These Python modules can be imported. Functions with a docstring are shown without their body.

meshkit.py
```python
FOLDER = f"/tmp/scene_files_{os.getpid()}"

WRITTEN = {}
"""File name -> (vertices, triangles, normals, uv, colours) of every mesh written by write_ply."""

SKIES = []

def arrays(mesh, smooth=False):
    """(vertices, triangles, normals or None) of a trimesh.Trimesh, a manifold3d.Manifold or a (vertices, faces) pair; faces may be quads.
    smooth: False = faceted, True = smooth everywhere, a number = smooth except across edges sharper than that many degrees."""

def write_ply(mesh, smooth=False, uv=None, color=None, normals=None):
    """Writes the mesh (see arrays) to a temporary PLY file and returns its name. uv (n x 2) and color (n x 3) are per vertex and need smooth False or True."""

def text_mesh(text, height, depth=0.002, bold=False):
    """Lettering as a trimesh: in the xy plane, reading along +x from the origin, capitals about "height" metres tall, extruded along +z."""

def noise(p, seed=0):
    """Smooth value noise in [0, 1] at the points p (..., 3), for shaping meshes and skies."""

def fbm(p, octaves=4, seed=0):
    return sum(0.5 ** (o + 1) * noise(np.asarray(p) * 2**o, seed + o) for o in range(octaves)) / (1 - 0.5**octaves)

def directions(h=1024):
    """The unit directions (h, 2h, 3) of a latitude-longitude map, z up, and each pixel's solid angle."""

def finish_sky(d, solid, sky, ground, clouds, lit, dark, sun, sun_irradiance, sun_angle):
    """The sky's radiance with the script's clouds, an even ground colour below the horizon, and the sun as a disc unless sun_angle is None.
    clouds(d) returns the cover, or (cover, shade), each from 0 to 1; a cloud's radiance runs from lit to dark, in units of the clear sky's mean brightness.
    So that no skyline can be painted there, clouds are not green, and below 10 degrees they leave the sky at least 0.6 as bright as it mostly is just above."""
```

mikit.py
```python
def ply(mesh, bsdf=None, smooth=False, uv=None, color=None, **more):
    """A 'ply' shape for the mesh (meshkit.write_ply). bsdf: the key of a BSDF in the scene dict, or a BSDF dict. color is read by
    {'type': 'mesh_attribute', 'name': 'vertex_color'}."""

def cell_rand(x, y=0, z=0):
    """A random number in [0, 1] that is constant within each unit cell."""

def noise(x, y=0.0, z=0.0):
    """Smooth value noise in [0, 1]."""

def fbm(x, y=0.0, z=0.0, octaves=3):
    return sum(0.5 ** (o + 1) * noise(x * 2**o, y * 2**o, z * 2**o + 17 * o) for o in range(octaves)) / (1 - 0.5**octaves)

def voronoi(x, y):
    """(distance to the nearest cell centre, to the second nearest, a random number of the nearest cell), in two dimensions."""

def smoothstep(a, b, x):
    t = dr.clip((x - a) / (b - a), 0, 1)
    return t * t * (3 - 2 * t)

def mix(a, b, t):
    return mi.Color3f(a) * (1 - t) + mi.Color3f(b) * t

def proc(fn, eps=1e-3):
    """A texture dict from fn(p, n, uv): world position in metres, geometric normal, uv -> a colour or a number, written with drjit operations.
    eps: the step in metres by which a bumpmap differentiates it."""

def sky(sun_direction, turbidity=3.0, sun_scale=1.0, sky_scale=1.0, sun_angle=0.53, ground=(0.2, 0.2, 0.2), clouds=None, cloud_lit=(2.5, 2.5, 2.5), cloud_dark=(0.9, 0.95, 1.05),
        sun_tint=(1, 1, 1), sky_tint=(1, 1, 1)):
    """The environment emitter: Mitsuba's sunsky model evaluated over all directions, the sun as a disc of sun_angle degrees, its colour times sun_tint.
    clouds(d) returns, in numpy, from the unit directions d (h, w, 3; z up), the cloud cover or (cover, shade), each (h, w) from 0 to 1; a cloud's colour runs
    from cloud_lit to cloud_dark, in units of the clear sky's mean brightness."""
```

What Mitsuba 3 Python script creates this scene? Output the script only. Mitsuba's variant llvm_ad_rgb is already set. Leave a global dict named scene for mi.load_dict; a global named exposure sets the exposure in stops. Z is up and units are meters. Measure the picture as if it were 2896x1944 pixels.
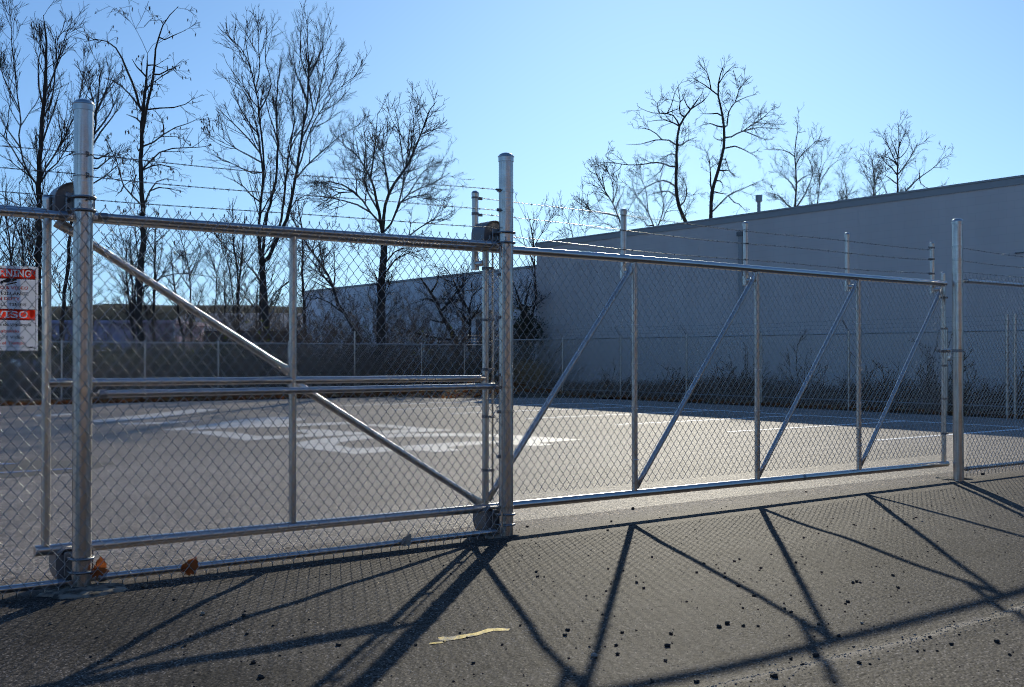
import math, random
import numpy as np
import trimesh, manifold3d as m3
import drjit as dr
import mitsuba as mi
import mikit, meshkit
from mikit import noise, fbm, voronoi, cell_rand, smoothstep, mix
from shapely.geometry import Polygon, box as sbox
from shapely import affinity, union_all

T = mi.ScalarTransform4f
scene, labels = {}, {}
rng = np.random.default_rng(24)

# ------------------------------------------------------------------ camera, sky, exposure
PITCH, CAM_H = 0.0112, 1.273
scene['camera'] = {'type': 'perspective', 'fov': 50.98, 'fov_axis': 'x', 'near_clip': 0.05, 'far_clip': 2000.0,
                   'to_world': T().look_at(origin=[0, 0, CAM_H], target=[0, 10, CAM_H + 10 * math.tan(PITCH)], up=[0, 0, 1])}
SUN_AZ, SUN_EL = 0.156, 0.412
SUN = [math.sin(SUN_AZ) * math.cos(SUN_EL), math.cos(SUN_AZ) * math.cos(SUN_EL), math.sin(SUN_EL)]
scene['sky'] = mikit.sky(SUN, turbidity=2.2, sky_scale=1.42, sun_scale=1.45, ground=(0.12, 0.115, 0.11), sky_tint=(0.69, 0.98, 1.42), sun_tint=(0.74, 0.90, 1.20))
exposure = 1.30

# ------------------------------------------------------------------ frame of the lot: a along the gate line, b into the lot
TH = 0.6319
ORG = np.array([-2.3565, 5.8937, 0.0])
E1 = np.array([math.cos(TH), math.sin(TH), 0.0])
E2 = np.array([-math.sin(TH), math.cos(TH), 0.0])


def lot(p):
    p = np.asarray(p, float)
    return ORG + p[..., :1] * E1 + p[..., 1:2] * E2 + p[..., 2:3] * np.array([0, 0, 1.0])


# ------------------------------------------------------------------ materials
def mat(key, d, two=True):
    scene[key] = {'type': 'twosided', 'b': d} if two else d


def P(color, rough=0.6, metal=0.0, spec=0.5, **k):
    c = {'type': 'rgb', 'value': list(color)} if isinstance(color, (tuple, list)) else color
    return {'type': 'principled', 'base_color': c, 'roughness': rough, 'metallic': metal, **({} if metal else {'specular': spec}), **k}


def asphalt_color(p, n, uv):
    r = cell_rand(dr.floor(p.x * 150), dr.floor(p.y * 110), 5)
    r2 = cell_rand(dr.floor(p.x * 61 + p.y * 13), dr.floor(p.y * 47 - p.x * 9), 3)
    big = fbm(p.x * 0.45 + 3, p.y * 0.45, 0.0, 4)
    mid = fbm(p.x * 5, p.y * 5, 2.0, 3)
    g = 0.013 + 0.105 * r * r * r + 0.036 * r2 * r2
    g = g * (0.34 + 0.85 * big + 0.5 * mid)
    v = g + dr.select(r > 0.970, 0.11, 0.0)
    # paler broken band in the colour along the seam of the road edge
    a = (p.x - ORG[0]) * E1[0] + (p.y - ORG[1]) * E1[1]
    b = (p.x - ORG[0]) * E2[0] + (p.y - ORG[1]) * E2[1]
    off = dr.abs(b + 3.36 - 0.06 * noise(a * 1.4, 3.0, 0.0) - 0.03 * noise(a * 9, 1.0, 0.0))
    seam_band = (1 - smoothstep(0.02, 0.09, off)) * smoothstep(0.30, 0.62, fbm(p.x * 9, p.y * 9, 7.0, 4)) * smoothstep(0.0, 1.2, a)
    v = v + seam_band * (0.05 + 0.09 * r)
    # a hairline crack and darker damp stains
    cr = dr.abs(b + 2.02 - 0.10 * noise(a * 1.1, 5.0, 0.0) - 0.02 * noise(a * 14, 2.0, 0.0))
    v = v * (1 - 0.6 * (1 - smoothstep(0.002, 0.007, cr)) * smoothstep(1.7, 1.9, a) * (1 - smoothstep(3.2, 3.4, a)) * smoothstep(0.3, 0.5, noise(a * 6, 0.0, 0.0)))
    v = v * (1 - 0.45 * smoothstep(0.55, 0.75, fbm(a * 1.1 + 4, b * 1.8, 0.0, 3)) * (1 - smoothstep(-0.4, 1.4, a)))
    return mix(mi.Color3f(v * 1.18, v * 1.0, v * 0.82), lot_color(p, n, uv), smoothstep(-0.15, 0.48, b))


def lot_color(p, n, uv):
    r = cell_rand(dr.floor(p.x * 60), dr.floor(p.y * 60), 5)
    big = fbm(p.x * 0.25 + 3, p.y * 0.25, 0.0, 4)
    mid = fbm(p.x * 4, p.y * 4, 2.0, 3)
    # faint roller lanes along the gate line
    t = -p.x * E2[1] * 0.0 + (p.x * E2[0] + p.y * E2[1])
    lane = noise(t * 2.2, (p.x * E1[0] + p.y * E1[1]) * 0.12, 4.0)
    crack = noise(p.x * 2.1, p.y * 2.1, 9.0)
    crack = 1 - 0.35 * (1 - smoothstep(0.0, 0.012, dr.abs(crack - 0.47))) * smoothstep(0.45, 0.6, noise(p.x * 0.3, p.y * 0.3, 3.0))
    v = (0.100 + 0.250 * r * r) * (0.50 + 0.45 * big + 0.38 * mid + 0.32 * lane) * crack
    return mi.Color3f(v * 1.22, v * 1.0, v * 0.81)


def lot_bump(p, n, uv):
    return cell_rand(dr.floor(p.x * 70), dr.floor(p.y * 70), 2) * 0.0018 + noise(p.x * 60, p.y * 60, 0.0) * 0.004 + noise(p.x * 140, p.y * 140, 3.0) * 0.002


def drive_bump(p, n, uv):
    b = (p.x - ORG[0]) * E2[0] + (p.y - ORG[1]) * E2[1]
    return lot_bump(p, n, uv) * (0.12 + 0.88 * smoothstep(-0.2, 0.45, b))


def soil_color(p, n, uv):
    v = fbm(p.x * 3, p.y * 3, 0.0, 4)
    k = noise(p.x * 25, p.y * 25, 1.0)
    return mix((0.035, 0.026, 0.018), (0.13, 0.085, 0.045), smoothstep(0.3, 0.8, v * 0.6 + k * 0.4))


def galv_color(p, n, uv):
    ang = p.x * 40 + p.y * 40
    s = noise(p.x * 160, p.y * 160, p.z * 3)
    f = fbm(p.x * 20, p.y * 20, p.z * 20, 3)
    sp = cell_rand(dr.floor(p.x * 260), dr.floor(p.y * 260), dr.floor(p.z * 180))
    v = 0.29 + 0.26 * s + 0.14 * f + 0.10 * sp
    return mi.Color3f(v * 1.07, v, v * 0.92)


def galv_rough(p, n, uv):
    return 0.22 + 0.20 * fbm(p.x * 30, p.y * 30, p.z * 14, 3)


def galv_bump(p, n, uv):
    return noise(p.x * 55, p.y * 55, p.z * 7) * 0.0030 + noise(p.x * 18, p.y * 18, p.z * 90) * 0.0005


def rail_color(p, n, uv):
    f = fbm(p.x * 14, p.y * 14, p.z * 30, 3)
    st = noise(p.x * 1.5, p.y * 1.5, p.z * 150)
    v = 0.34 + 0.18 * f + 0.14 * st
    return mi.Color3f(v * 1.05, v, v * 0.94)


def bark_color(p, n, uv):
    f = fbm(p.x * 9, p.y * 9, p.z * 2.5, 4)
    return mix((0.022, 0.018, 0.015), (0.085, 0.068, 0.055), f)


def block_color(p, n, uv):
    a = (p.x - ORG[0]) * E1[0] + (p.y - ORG[1]) * E1[1]
    b = (p.x - ORG[0]) * E2[0] + (p.y - ORG[1]) * E2[1]
    t = a + b
    row = dr.floor(p.z / 0.2032)
    fz = p.z / 0.2032 - row
    sh = t / 0.4064 + 0.5 * (row - 2 * dr.floor(row / 2))
    fx = sh - dr.floor(sh)
    j = dr.minimum(dr.minimum(fz, 1 - fz) * 0.2032, dr.minimum(fx, 1 - fx) * 0.4064)
    joint = 1 - smoothstep(0.003, 0.009, j)
    every = cell_rand(dr.floor(sh), row, 3)
    stain = fbm(t * 0.5, p.z * 0.12, 0.0, 4)
    drip = fbm(t * 3.0, p.z * 0.15, 2.0, 3)
    v = (0.56 + 0.014 * every) * (0.85 + 0.2 * stain + 0.12 * drip) * (1 - 0.07 * joint)
    return mi.Color3f(v * 1.14, v * 1.0, v * 0.90)


def pale_color(p, n, uv):
    stain = fbm(p.x * 0.6, p.y * 0.6, p.z * 0.3, 4)
    v = 0.80 * (0.8 + 0.3 * stain)
    return mi.Color3f(v * 1.02, v * 1.0, v * 0.98)


def shed_color(p, n, uv):
    k = smoothstep(-22.0, -19.5, p.x + 1.5 * noise(p.x * 0.5, p.z * 2, 0.0))
    s = 0.8 + 0.3 * fbm(p.x * 1.3, p.y, p.z * 2.0, 3)
    return mix((0.36, 0.31, 0.40), (0.44, 0.30, 0.33), k) * s


def concrete_color(p, n, uv):
    f = fbm(p.x * 22, p.y * 22, p.z * 22, 4)
    return mix((0.05, 0.044, 0.034), (0.25, 0.215, 0.165), smoothstep(0.3, 0.7, f))


def grass_color(p, n, uv):
    f = fbm(p.x * 0.25, p.y * 0.25, p.z * 0.5, 4)
    return mix((0.035, 0.035, 0.022), (0.075, 0.070, 0.045), f)


def worn(base, cover, under=None):
    def fn(p, n, uv):
        w = fbm(p.x * 18, p.y * 18, 3.0, 4)
        g = noise(p.x * 120, p.y * 120, 1.0)
        k = smoothstep(cover - 0.18, cover + 0.12, w * 0.75 + g * 0.25)
        return mix(base, (under or lot_color)(p, n, uv), k)
    return fn


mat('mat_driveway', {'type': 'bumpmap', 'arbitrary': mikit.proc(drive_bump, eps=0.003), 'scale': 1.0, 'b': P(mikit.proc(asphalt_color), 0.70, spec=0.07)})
mat('mat_lot', {'type': 'bumpmap', 'arbitrary': mikit.proc(lot_bump, eps=0.003), 'scale': 1.0, 'b': P(mikit.proc(lot_color), 0.64, spec=0.14)})
mat('mat_soil', P(mikit.proc(soil_color), 0.9, spec=0.2))
mat('mat_galv', {'type': 'bumpmap', 'arbitrary': mikit.proc(galv_bump, eps=0.002), 'scale': 1.0, 'b': P(mikit.proc(galv_color), mikit.proc(galv_rough), 1.0)})
mat('mat_rail', P(mikit.proc(rail_color), 0.26, 1.0))
mat('mat_wire', P((0.45, 0.44, 0.42), 0.24, 1.0))
mat('mat_rear_wire', P((0.80, 0.68, 0.52), 0.42, 1.0))
mat('mat_barbed', P((0.17, 0.165, 0.155), 0.34, 1.0))
mat('mat_fitting', P((0.26, 0.27, 0.28), 0.45, 1.0))
mat('mat_iron', P((0.15, 0.14, 0.135), 0.42, spec=0.5))
mat('mat_chrome', P((0.75, 0.75, 0.75), 0.18, 1.0))
mat('mat_concrete', P(mikit.proc(concrete_color), 0.85, spec=0.3))
mat('mat_bark', P(mikit.proc(bark_color), 0.85, spec=0.25))
mat('mat_twig', P((0.040, 0.031, 0.027), 0.7, spec=0.3))
mat('mat_shrub', P((0.15, 0.105, 0.075), 0.7, spec=0.3))
mat('mat_weed', P((0.15, 0.085, 0.058), 0.8, spec=0.2))
mat('mat_block', P(mikit.proc(block_color), 0.75, spec=0.3))
mat('mat_coping', P((0.36, 0.35, 0.33), 0.5, spec=0.4))
mat('mat_roof', P((0.10, 0.10, 0.10), 0.8))
mat('mat_pale', P(mikit.proc(pale_color), 0.8, spec=0.3))
mat('mat_door', P((0.12, 0.12, 0.13), 0.5))
mat('mat_canopy', P((0.36, 0.30, 0.24), 0.7))
mat('mat_shed', P(mikit.proc(shed_color), 0.7))
mat('mat_navy', P((0.035, 0.045, 0.075), 0.6))
mat('mat_navy_roof', P((0.055, 0.058, 0.075), 0.55))
mat('mat_hill', P(mikit.proc(grass_color), 0.95, spec=0.1))
mat('mat_white_paint', P(mikit.proc(worn((0.42, 0.41, 0.385), 0.60)), 0.6))
mat('mat_line_paint', P(mikit.proc(worn((0.72, 0.71, 0.68), 0.76)), 0.6))
mat('mat_blue_paint', P(mikit.proc(worn((0.06, 0.12, 0.26), 0.62)), 0.6))
mat('mat_yellow_paint', P(mikit.proc(worn((0.80, 0.50, 0.01), 0.52, asphalt_color)), 0.6))
mat('mat_sign_white', P((0.62, 0.62, 0.64), 0.45))
scene['mat_sign_sheet'] = {'type': 'principledthin', 'base_color': {'type': 'rgb', 'value': [0.84, 0.83, 0.84]}, 'roughness': 0.5, 'diff_trans': 0.40}
scene['mat_sign_red'] = {'type': 'principledthin', 'base_color': {'type': 'rgb', 'value': [0.80, 0.05, 0.025]}, 'roughness': 0.5, 'diff_trans': 0.9}
mat('mat_sign_black', P((0.012, 0.012, 0.013), 0.45))
mat('mat_stone', P((0.035, 0.030, 0.026), 0.75, spec=0.35))
mat('mat_stone_pale', P((0.26, 0.235, 0.20), 0.75, spec=0.4))
mat('mat_grit', P((0.24, 0.215, 0.18), 0.75, spec=0.5))
mat('mat_sand', P(mikit.proc(lambda p, n, uv: mix((0.03, 0.028, 0.025), (0.15, 0.135, 0.11), smoothstep(0.35, 0.65, fbm(p.x * 14, p.y * 14, 0.0, 4)) * (0.5 + 0.5 * cell_rand(dr.floor(p.x * 80), dr.floor(p.y * 80), 1)))), 0.8, spec=0.3))
mat('mat_patch', P(mikit.proc(lambda p, n, uv: mix((0.045, 0.042, 0.038), (0.10, 0.093, 0.082), fbm(p.x * 3, p.y * 3, 0.0, 4))), 0.8, spec=0.3))
scene['mat_leaf_orange'] = {'type': 'principledthin', 'base_color': {'type': 'rgb', 'value': [0.34, 0.105, 0.035]}, 'roughness': 0.6, 'diff_trans': 0.7}
scene['mat_leaf_grey'] = {'type': 'principledthin', 'base_color': {'type': 'rgb', 'value': [0.36, 0.33, 0.28]}, 'roughness': 0.6, 'diff_trans': 0.5}
scene['mat_litter'] = {'type': 'principledthin', 'base_color': {'type': 'rgb', 'value': [0.24, 0.085, 0.028]}, 'roughness': 0.7, 'diff_trans': 0.6}
scene['mat_litter_pale'] = {'type': 'principledthin', 'base_color': {'type': 'rgb', 'value': [0.34, 0.24, 0.12]}, 'roughness': 0.7, 'diff_trans': 0.6}
scene['mat_drygrass'] = {'type': 'principledthin', 'base_color': {'type': 'rgb', 'value': [0.42, 0.25, 0.10]}, 'roughness': 0.7, 'diff_trans': 0.8}
scene['mat_green_leaf'] = {'type': 'principledthin', 'base_color': {'type': 'rgb', 'value': [0.14, 0.16, 0.03]}, 'roughness': 0.6, 'diff_trans': 0.9}
scene['mat_ivy'] = {'type': 'principledthin', 'base_color': {'type': 'rgb', 'value': [0.060, 0.062, 0.032]}, 'roughness': 0.6, 'diff_trans': 0.9}
mat('mat_brick', P(mikit.proc(lambda p, n, uv: mix((0.26, 0.17, 0.11), (0.42, 0.32, 0.22), fbm(p.x * 0.8, p.y, p.z * 1.5, 3))), 0.85, spec=0.2))
mat('mat_car', P((0.012, 0.035, 0.22), 0.25, spec=0.6, clearcoat=1.0, clearcoat_gloss=0.95))
mat('mat_tyre', P((0.02, 0.02, 0.02), 0.8))
mat('mat_window', P((0.02, 0.022, 0.026), 0.08, spec=0.8))
mat('mat_tarp', P((0.015, 0.05, 0.30), 0.35, spec=0.6))


# ------------------------------------------------------------------ helpers
def obj(name, mesh, m, parent=None, smooth=False, frame='lot', kind=None, label=None, cat=None, group=None, **k):
    key = f'{parent}__{name}' if parent else name
    if key in scene:
        n = 1
        while f'{key}_{n:03d}' in scene:
            n += 1
        key = f'{key}_{n:03d}'
    if not hasattr(mesh, 'vertices'):
        if hasattr(mesh, 'to_mesh'):
            q = mesh.to_mesh()
            mesh = (np.array(q.vert_properties[:, :3]), np.array(q.tri_verts))
        v, f = mesh
        f = np.asarray(f, int)
        if f.shape[1] == 4:
            f = np.vstack([f[:, [0, 1, 2]], f[:, [0, 2, 3]]])
        mesh = trimesh.Trimesh(np.asarray(v, float), f, process=False)
    if frame == 'lot':
        mesh = trimesh.Trimesh(lot(mesh.vertices), mesh.faces, process=False)
    scene[key] = mikit.ply(mesh, m, smooth=smooth, **k)
    tag(key, label, cat, group, kind)
    return key


def tag(key, label=None, cat=None, group=None, kind=None):
    d = {a: b for a, b in (('label', label), ('category', cat), ('group', group), ('kind', kind)) if b}
    if d:
        labels[key] = {**labels.get(key, {}), **d}


used_things = set()


def thing(name, label, cat, group=None):
    key, n = name, 1
    while key in used_things:
        key, n = f'{name}_{n:03d}', n + 1
    used_things.add(key)
    tag(key, label, cat, group)
    return key


def cat(meshes):
    vs, fs, n = [], [], 0
    for m in meshes:
        if hasattr(m, 'to_mesh'):
            q = m.to_mesh()
            m = (np.array(q.vert_properties[:, :3]), np.array(q.tri_verts))
        if hasattr(m, 'vertices'):
            v, f = np.asarray(m.vertices), np.asarray(m.faces)
        else:
            v, f = m
            f = np.asarray(f)
            if f.shape[1] == 4:
                f = np.vstack([f[:, [0, 1, 2]], f[:, [0, 2, 3]]])
        vs.append(v)
        fs.append(f + n)
        n += len(v)
    return np.vstack(vs), np.vstack(fs)


def tubes(pts, rad, sides=4, caps=False):
    """pts (n,K,3), rad (n,K) or number: n tubes at once, (vertices, triangles)."""
    pts = np.asarray(pts, float)
    if pts.ndim == 2:
        pts = pts[None]
    n, K = pts.shape[:2]
    rad = np.broadcast_to(np.asarray(rad, float), (n, K))
    tan = np.empty_like(pts)
    tan[:, 1:-1] = pts[:, 2:] - pts[:, :-2]
    tan[:, 0], tan[:, -1] = pts[:, 1] - pts[:, 0], pts[:, -1] - pts[:, -2]
    tan /= np.linalg.norm(tan, axis=2, keepdims=True) + 1e-12
    mean = pts[:, -1] - pts[:, 0]
    mean /= np.linalg.norm(mean, axis=1, keepdims=True) + 1e-12
    ref = np.where(np.abs(mean[:, 2:3]) > 0.8, np.array([[0.95, 0.3, 0.05]]), np.array([[0.05, 0.1, 0.99]]))
    u = np.cross(tan, ref[:, None, :])
    u /= np.linalg.norm(u, axis=2, keepdims=True) + 1e-12
    w = np.cross(tan, u)
    ang = np.arange(sides) / sides * 2 * np.pi
    ring = u[:, :, None] * np.cos(ang)[None, None, :, None] + w[:, :, None] * np.sin(ang)[None, None, :, None]
    v = pts[:, :, None] + ring * rad[:, :, None, None]
    i = np.arange(n)[:, None, None] * K * sides
    k = np.arange(K - 1)[None, :, None] * sides
    s = np.arange(sides)[None, None, :]
    s2 = (s + 1) % sides
    a, b, c, d = i + k + s, i + k + s2, i + k + sides + s2, i + k + sides + s
    f = np.concatenate([np.stack([a, b, c], -1).reshape(-1, 3), np.stack([a, c, d], -1).reshape(-1, 3)])
    V = v.reshape(-1, 3)
    if caps:
        m = len(V)
        V = np.vstack([V, pts[:, 0], pts[:, -1]])
        j = np.arange(n)[:, None]
        ss = np.arange(sides)[None]
        f0 = np.stack([j * K * sides + (ss + 1) % sides, j * K * sides + ss, np.broadcast_to(m + j, (n, sides))], -1).reshape(-1, 3)
        e = j * K * sides + (K - 1) * sides
        f1 = np.stack([e + ss, e + (ss + 1) % sides, np.broadcast_to(m + n + j, (n, sides))], -1).reshape(-1, 3)
        f = np.vstack([f, f0, f1])
    return V, f


def pipe(p, q, r, sides=20, seg=1):
    t = np.linspace(0, 1, seg + 1)[:, None]
    return tubes(np.asarray(p, float) * (1 - t) + np.asarray(q, float) * t, r, sides, True)


def bent(points, r, sides=10):
    return tubes(np.array(points, float), r, sides, True)


def bx(a0, a1, b0, b1, z0, z1):
    m = trimesh.creation.box((a1 - a0, b1 - b0, z1 - z0))
    m.apply_translation(((a0 + a1) / 2, (b0 + b1) / 2, (z0 + z1) / 2))
    return m


def rbox(a0, a1, b0, b1, z0, z1, r=0.004):
    c = [m3.Manifold.sphere(r, 8).translate([x, y, z]) for x in (a0 + r, a1 - r) for y in (b0 + r, b1 - r) for z in (z0 + r, z1 - r)]
    return m3.Manifold.batch_hull(c)


def lathe(profile, at, n=24):
    """profile [(r, z)], about the vertical through at."""
    m = trimesh.creation.revolve(np.array(profile, float), sections=n)
    m.apply_translation(at)
    return m


def ring_band(a, b, z, r, h, t=0.004, n=24):
    return lathe([(r - 0.001, z - h / 2), (r + t, z - h / 2), (r + t, z + h / 2), (r - 0.001, z + h / 2)], (a, b, 0), n)


def grid_mesh(a0, a1, b0, b1, na, nb, fz):
    A, B = np.meshgrid(np.linspace(a0, a1, na), np.linspace(b0, b1, nb), indexing='ij')
    v = np.stack([A, B, fz(A, B)], -1).reshape(-1, 3)
    i = np.arange(na - 1)[:, None] * nb + np.arange(nb - 1)[None]
    f = np.concatenate([np.stack([i, i + nb, i + nb + 1], -1).reshape(-1, 3), np.stack([i, i + nb + 1, i + 1], -1).reshape(-1, 3)])
    return v, f


def flat_poly(poly, z, hf=None):
    v, f = trimesh.creation.triangulate_polygon(Polygon(poly) if not hasattr(poly, 'exterior') else poly, engine='earcut')
    v3 = np.column_stack([v, np.full(len(v), z) if hf is None else hf(v[:, 0], v[:, 1]) + z])
    f = np.asarray(f)
    e1, e2 = v[f[:, 1]] - v[f[:, 0]], v[f[:, 2]] - v[f[:, 0]]
    cr = e1[:, 0] * e2[:, 1] - e1[:, 1] * e2[:, 0]
    f[cr < 0] = f[cr < 0][:, ::-1]
    return v3, f


# ------------------------------------------------------------------ the setting: ground, driveway, lot, hill
SEAM = -3.25


def hgt(a, b):
    """Gentle swells of the driveway in front of the gate and the step at the road seam."""
    p = np.stack([np.asarray(a) * 0.9, np.asarray(b) * 1.3, np.zeros_like(np.asarray(a, float))], -1)
    w = np.clip((0.15 - np.asarray(b)) / 0.9, 0, 1)
    w = w * w * (3 - 2 * w)
    h = (meshkit.noise(p, 3) - 0.5) * 0.050 + (meshkit.noise(p * 2.7, 5) - 0.5) * 0.014
    q = np.stack([np.asarray(a) * 3.0, np.zeros_like(np.asarray(a, float)), np.zeros_like(np.asarray(a, float))], -1)
    s = np.clip((SEAM + (meshkit.noise(q, 8) - 0.5) * 0.05 - np.asarray(b)) / 0.16, 0, 1)
    q2 = np.stack([np.asarray(a) * 40.0, np.asarray(b) * 40, np.zeros_like(np.asarray(a, float))], -1)
    rough = (meshkit.noise(q2, 11) - 0.5) * 0.0010
    near_left = np.exp(-((np.asarray(a) + 1.2) ** 2 + (np.asarray(b) + 0.7) ** 2) / 0.8) * 0.03
    swell = 0.22 + 0.78 * np.clip((2.2 - np.asarray(a)) / 2.0, 0, 1)
    return w * h * swell + s * s * (3 - 2 * s) * 0.042 + w * rough - near_left * w


obj('ground', flat_poly([(-250, -250), (420, -250), (420, 420), (-250, 420)], -0.10), 'mat_soil', kind='structure')
FA0, FA1, FB0, FB1 = -2.6, 7.6, -4.5, 0.1


def relief(A, B):
    """The rough stone surface of the worn asphalt near the gate, as real relief."""
    e = np.clip(np.minimum.reduce([A - FA0, FA1 - A, B - FB0, FB1 - B]) / 0.3, 0, 1)
    r = np.random.default_rng(3).normal(0, 1, A.shape)
    q = np.stack([A * 40, B * 40, A * 0], -1)
    return hgt(A, B) + e * (0.00050 * np.clip(r, -2.2, 2.2) + 0.0006 * (meshkit.noise(q, 21) - 0.5))


fine = grid_mesh(FA0, FA1, FB0, FB1, 800, 380, relief)
coarse = cat([grid_mesh(-5, FA0, -7.0, 0.5, 40, 130, hgt), grid_mesh(FA1, 14, -7.0, 0.5, 110, 130, hgt), grid_mesh(FA0, FA1, -7, FB0, 170, 42, hgt), grid_mesh(FA0, FA1, FB1, 0.5, 170, 8, hgt)])
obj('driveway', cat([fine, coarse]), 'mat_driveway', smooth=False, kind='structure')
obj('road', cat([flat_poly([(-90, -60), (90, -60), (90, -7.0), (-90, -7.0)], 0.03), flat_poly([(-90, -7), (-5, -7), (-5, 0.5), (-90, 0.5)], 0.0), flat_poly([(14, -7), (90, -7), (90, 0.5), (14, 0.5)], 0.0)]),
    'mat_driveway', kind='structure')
edge = [(-45, 0.5), (19.35, 0.5), (19.3, 17.0), (19.0, 18.6), (18.2, 19.6), (16.9, 20.3), (15.8, 21.2), (14.8, 22.4), (13.4, 22.9), (11, 23.1), (5, 23.35), (-20, 23.5), (-45, 23.5)]
obj('parking_lot', flat_poly(edge, 0.0), 'mat_lot', kind='structure')


def mound(A, B):
    d = np.hypot((A - 18.6) / 3.6, (B - 22.8) / 3.4)
    n = meshkit.fbm(np.stack([A * 1.3, B * 1.3, A * 0], -1), 3, 4)
    return np.clip(1 - d, 0, 1) ** 1.2 * 0.42 * (0.6 + 0.8 * n) - 0.02


obj('soil_bank', grid_mesh(14.4, 23.0, 18.8, 27.0, 70, 66, mound), 'mat_soil', smooth=True, kind='structure')
hx = np.linspace(-120, 20, 90)
hv, hf = [], []
for j, (dy, hz) in enumerate(((0, 0.0), (6, 4.2), (14, 6.6), (22, 7.2), (40, 7.0), (60, 0.0))):
    for x in hx:
        n = meshkit.fbm(np.array([x * 0.05, j * 0.3, 0.0]), 3, 2)
        z = hz * (0.84 + 0.3 * n) * (1.0 if x < -14 else max(0.0, 1 - (x + 14) / 20)) - (0.05 if hz == 0 else 0)
        hv.append((x, 112 + dy, z))
N = len(hx)
for j in range(5):
    for i in range(N - 1):
        hf.append((j * N + i, j * N + i + 1, (j + 1) * N + i + 1, (j + 1) * N + i))
obj('grassy_hill', (np.array(hv), np.array(hf)), 'mat_hill', smooth=True, frame='world', kind='structure')

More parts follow.
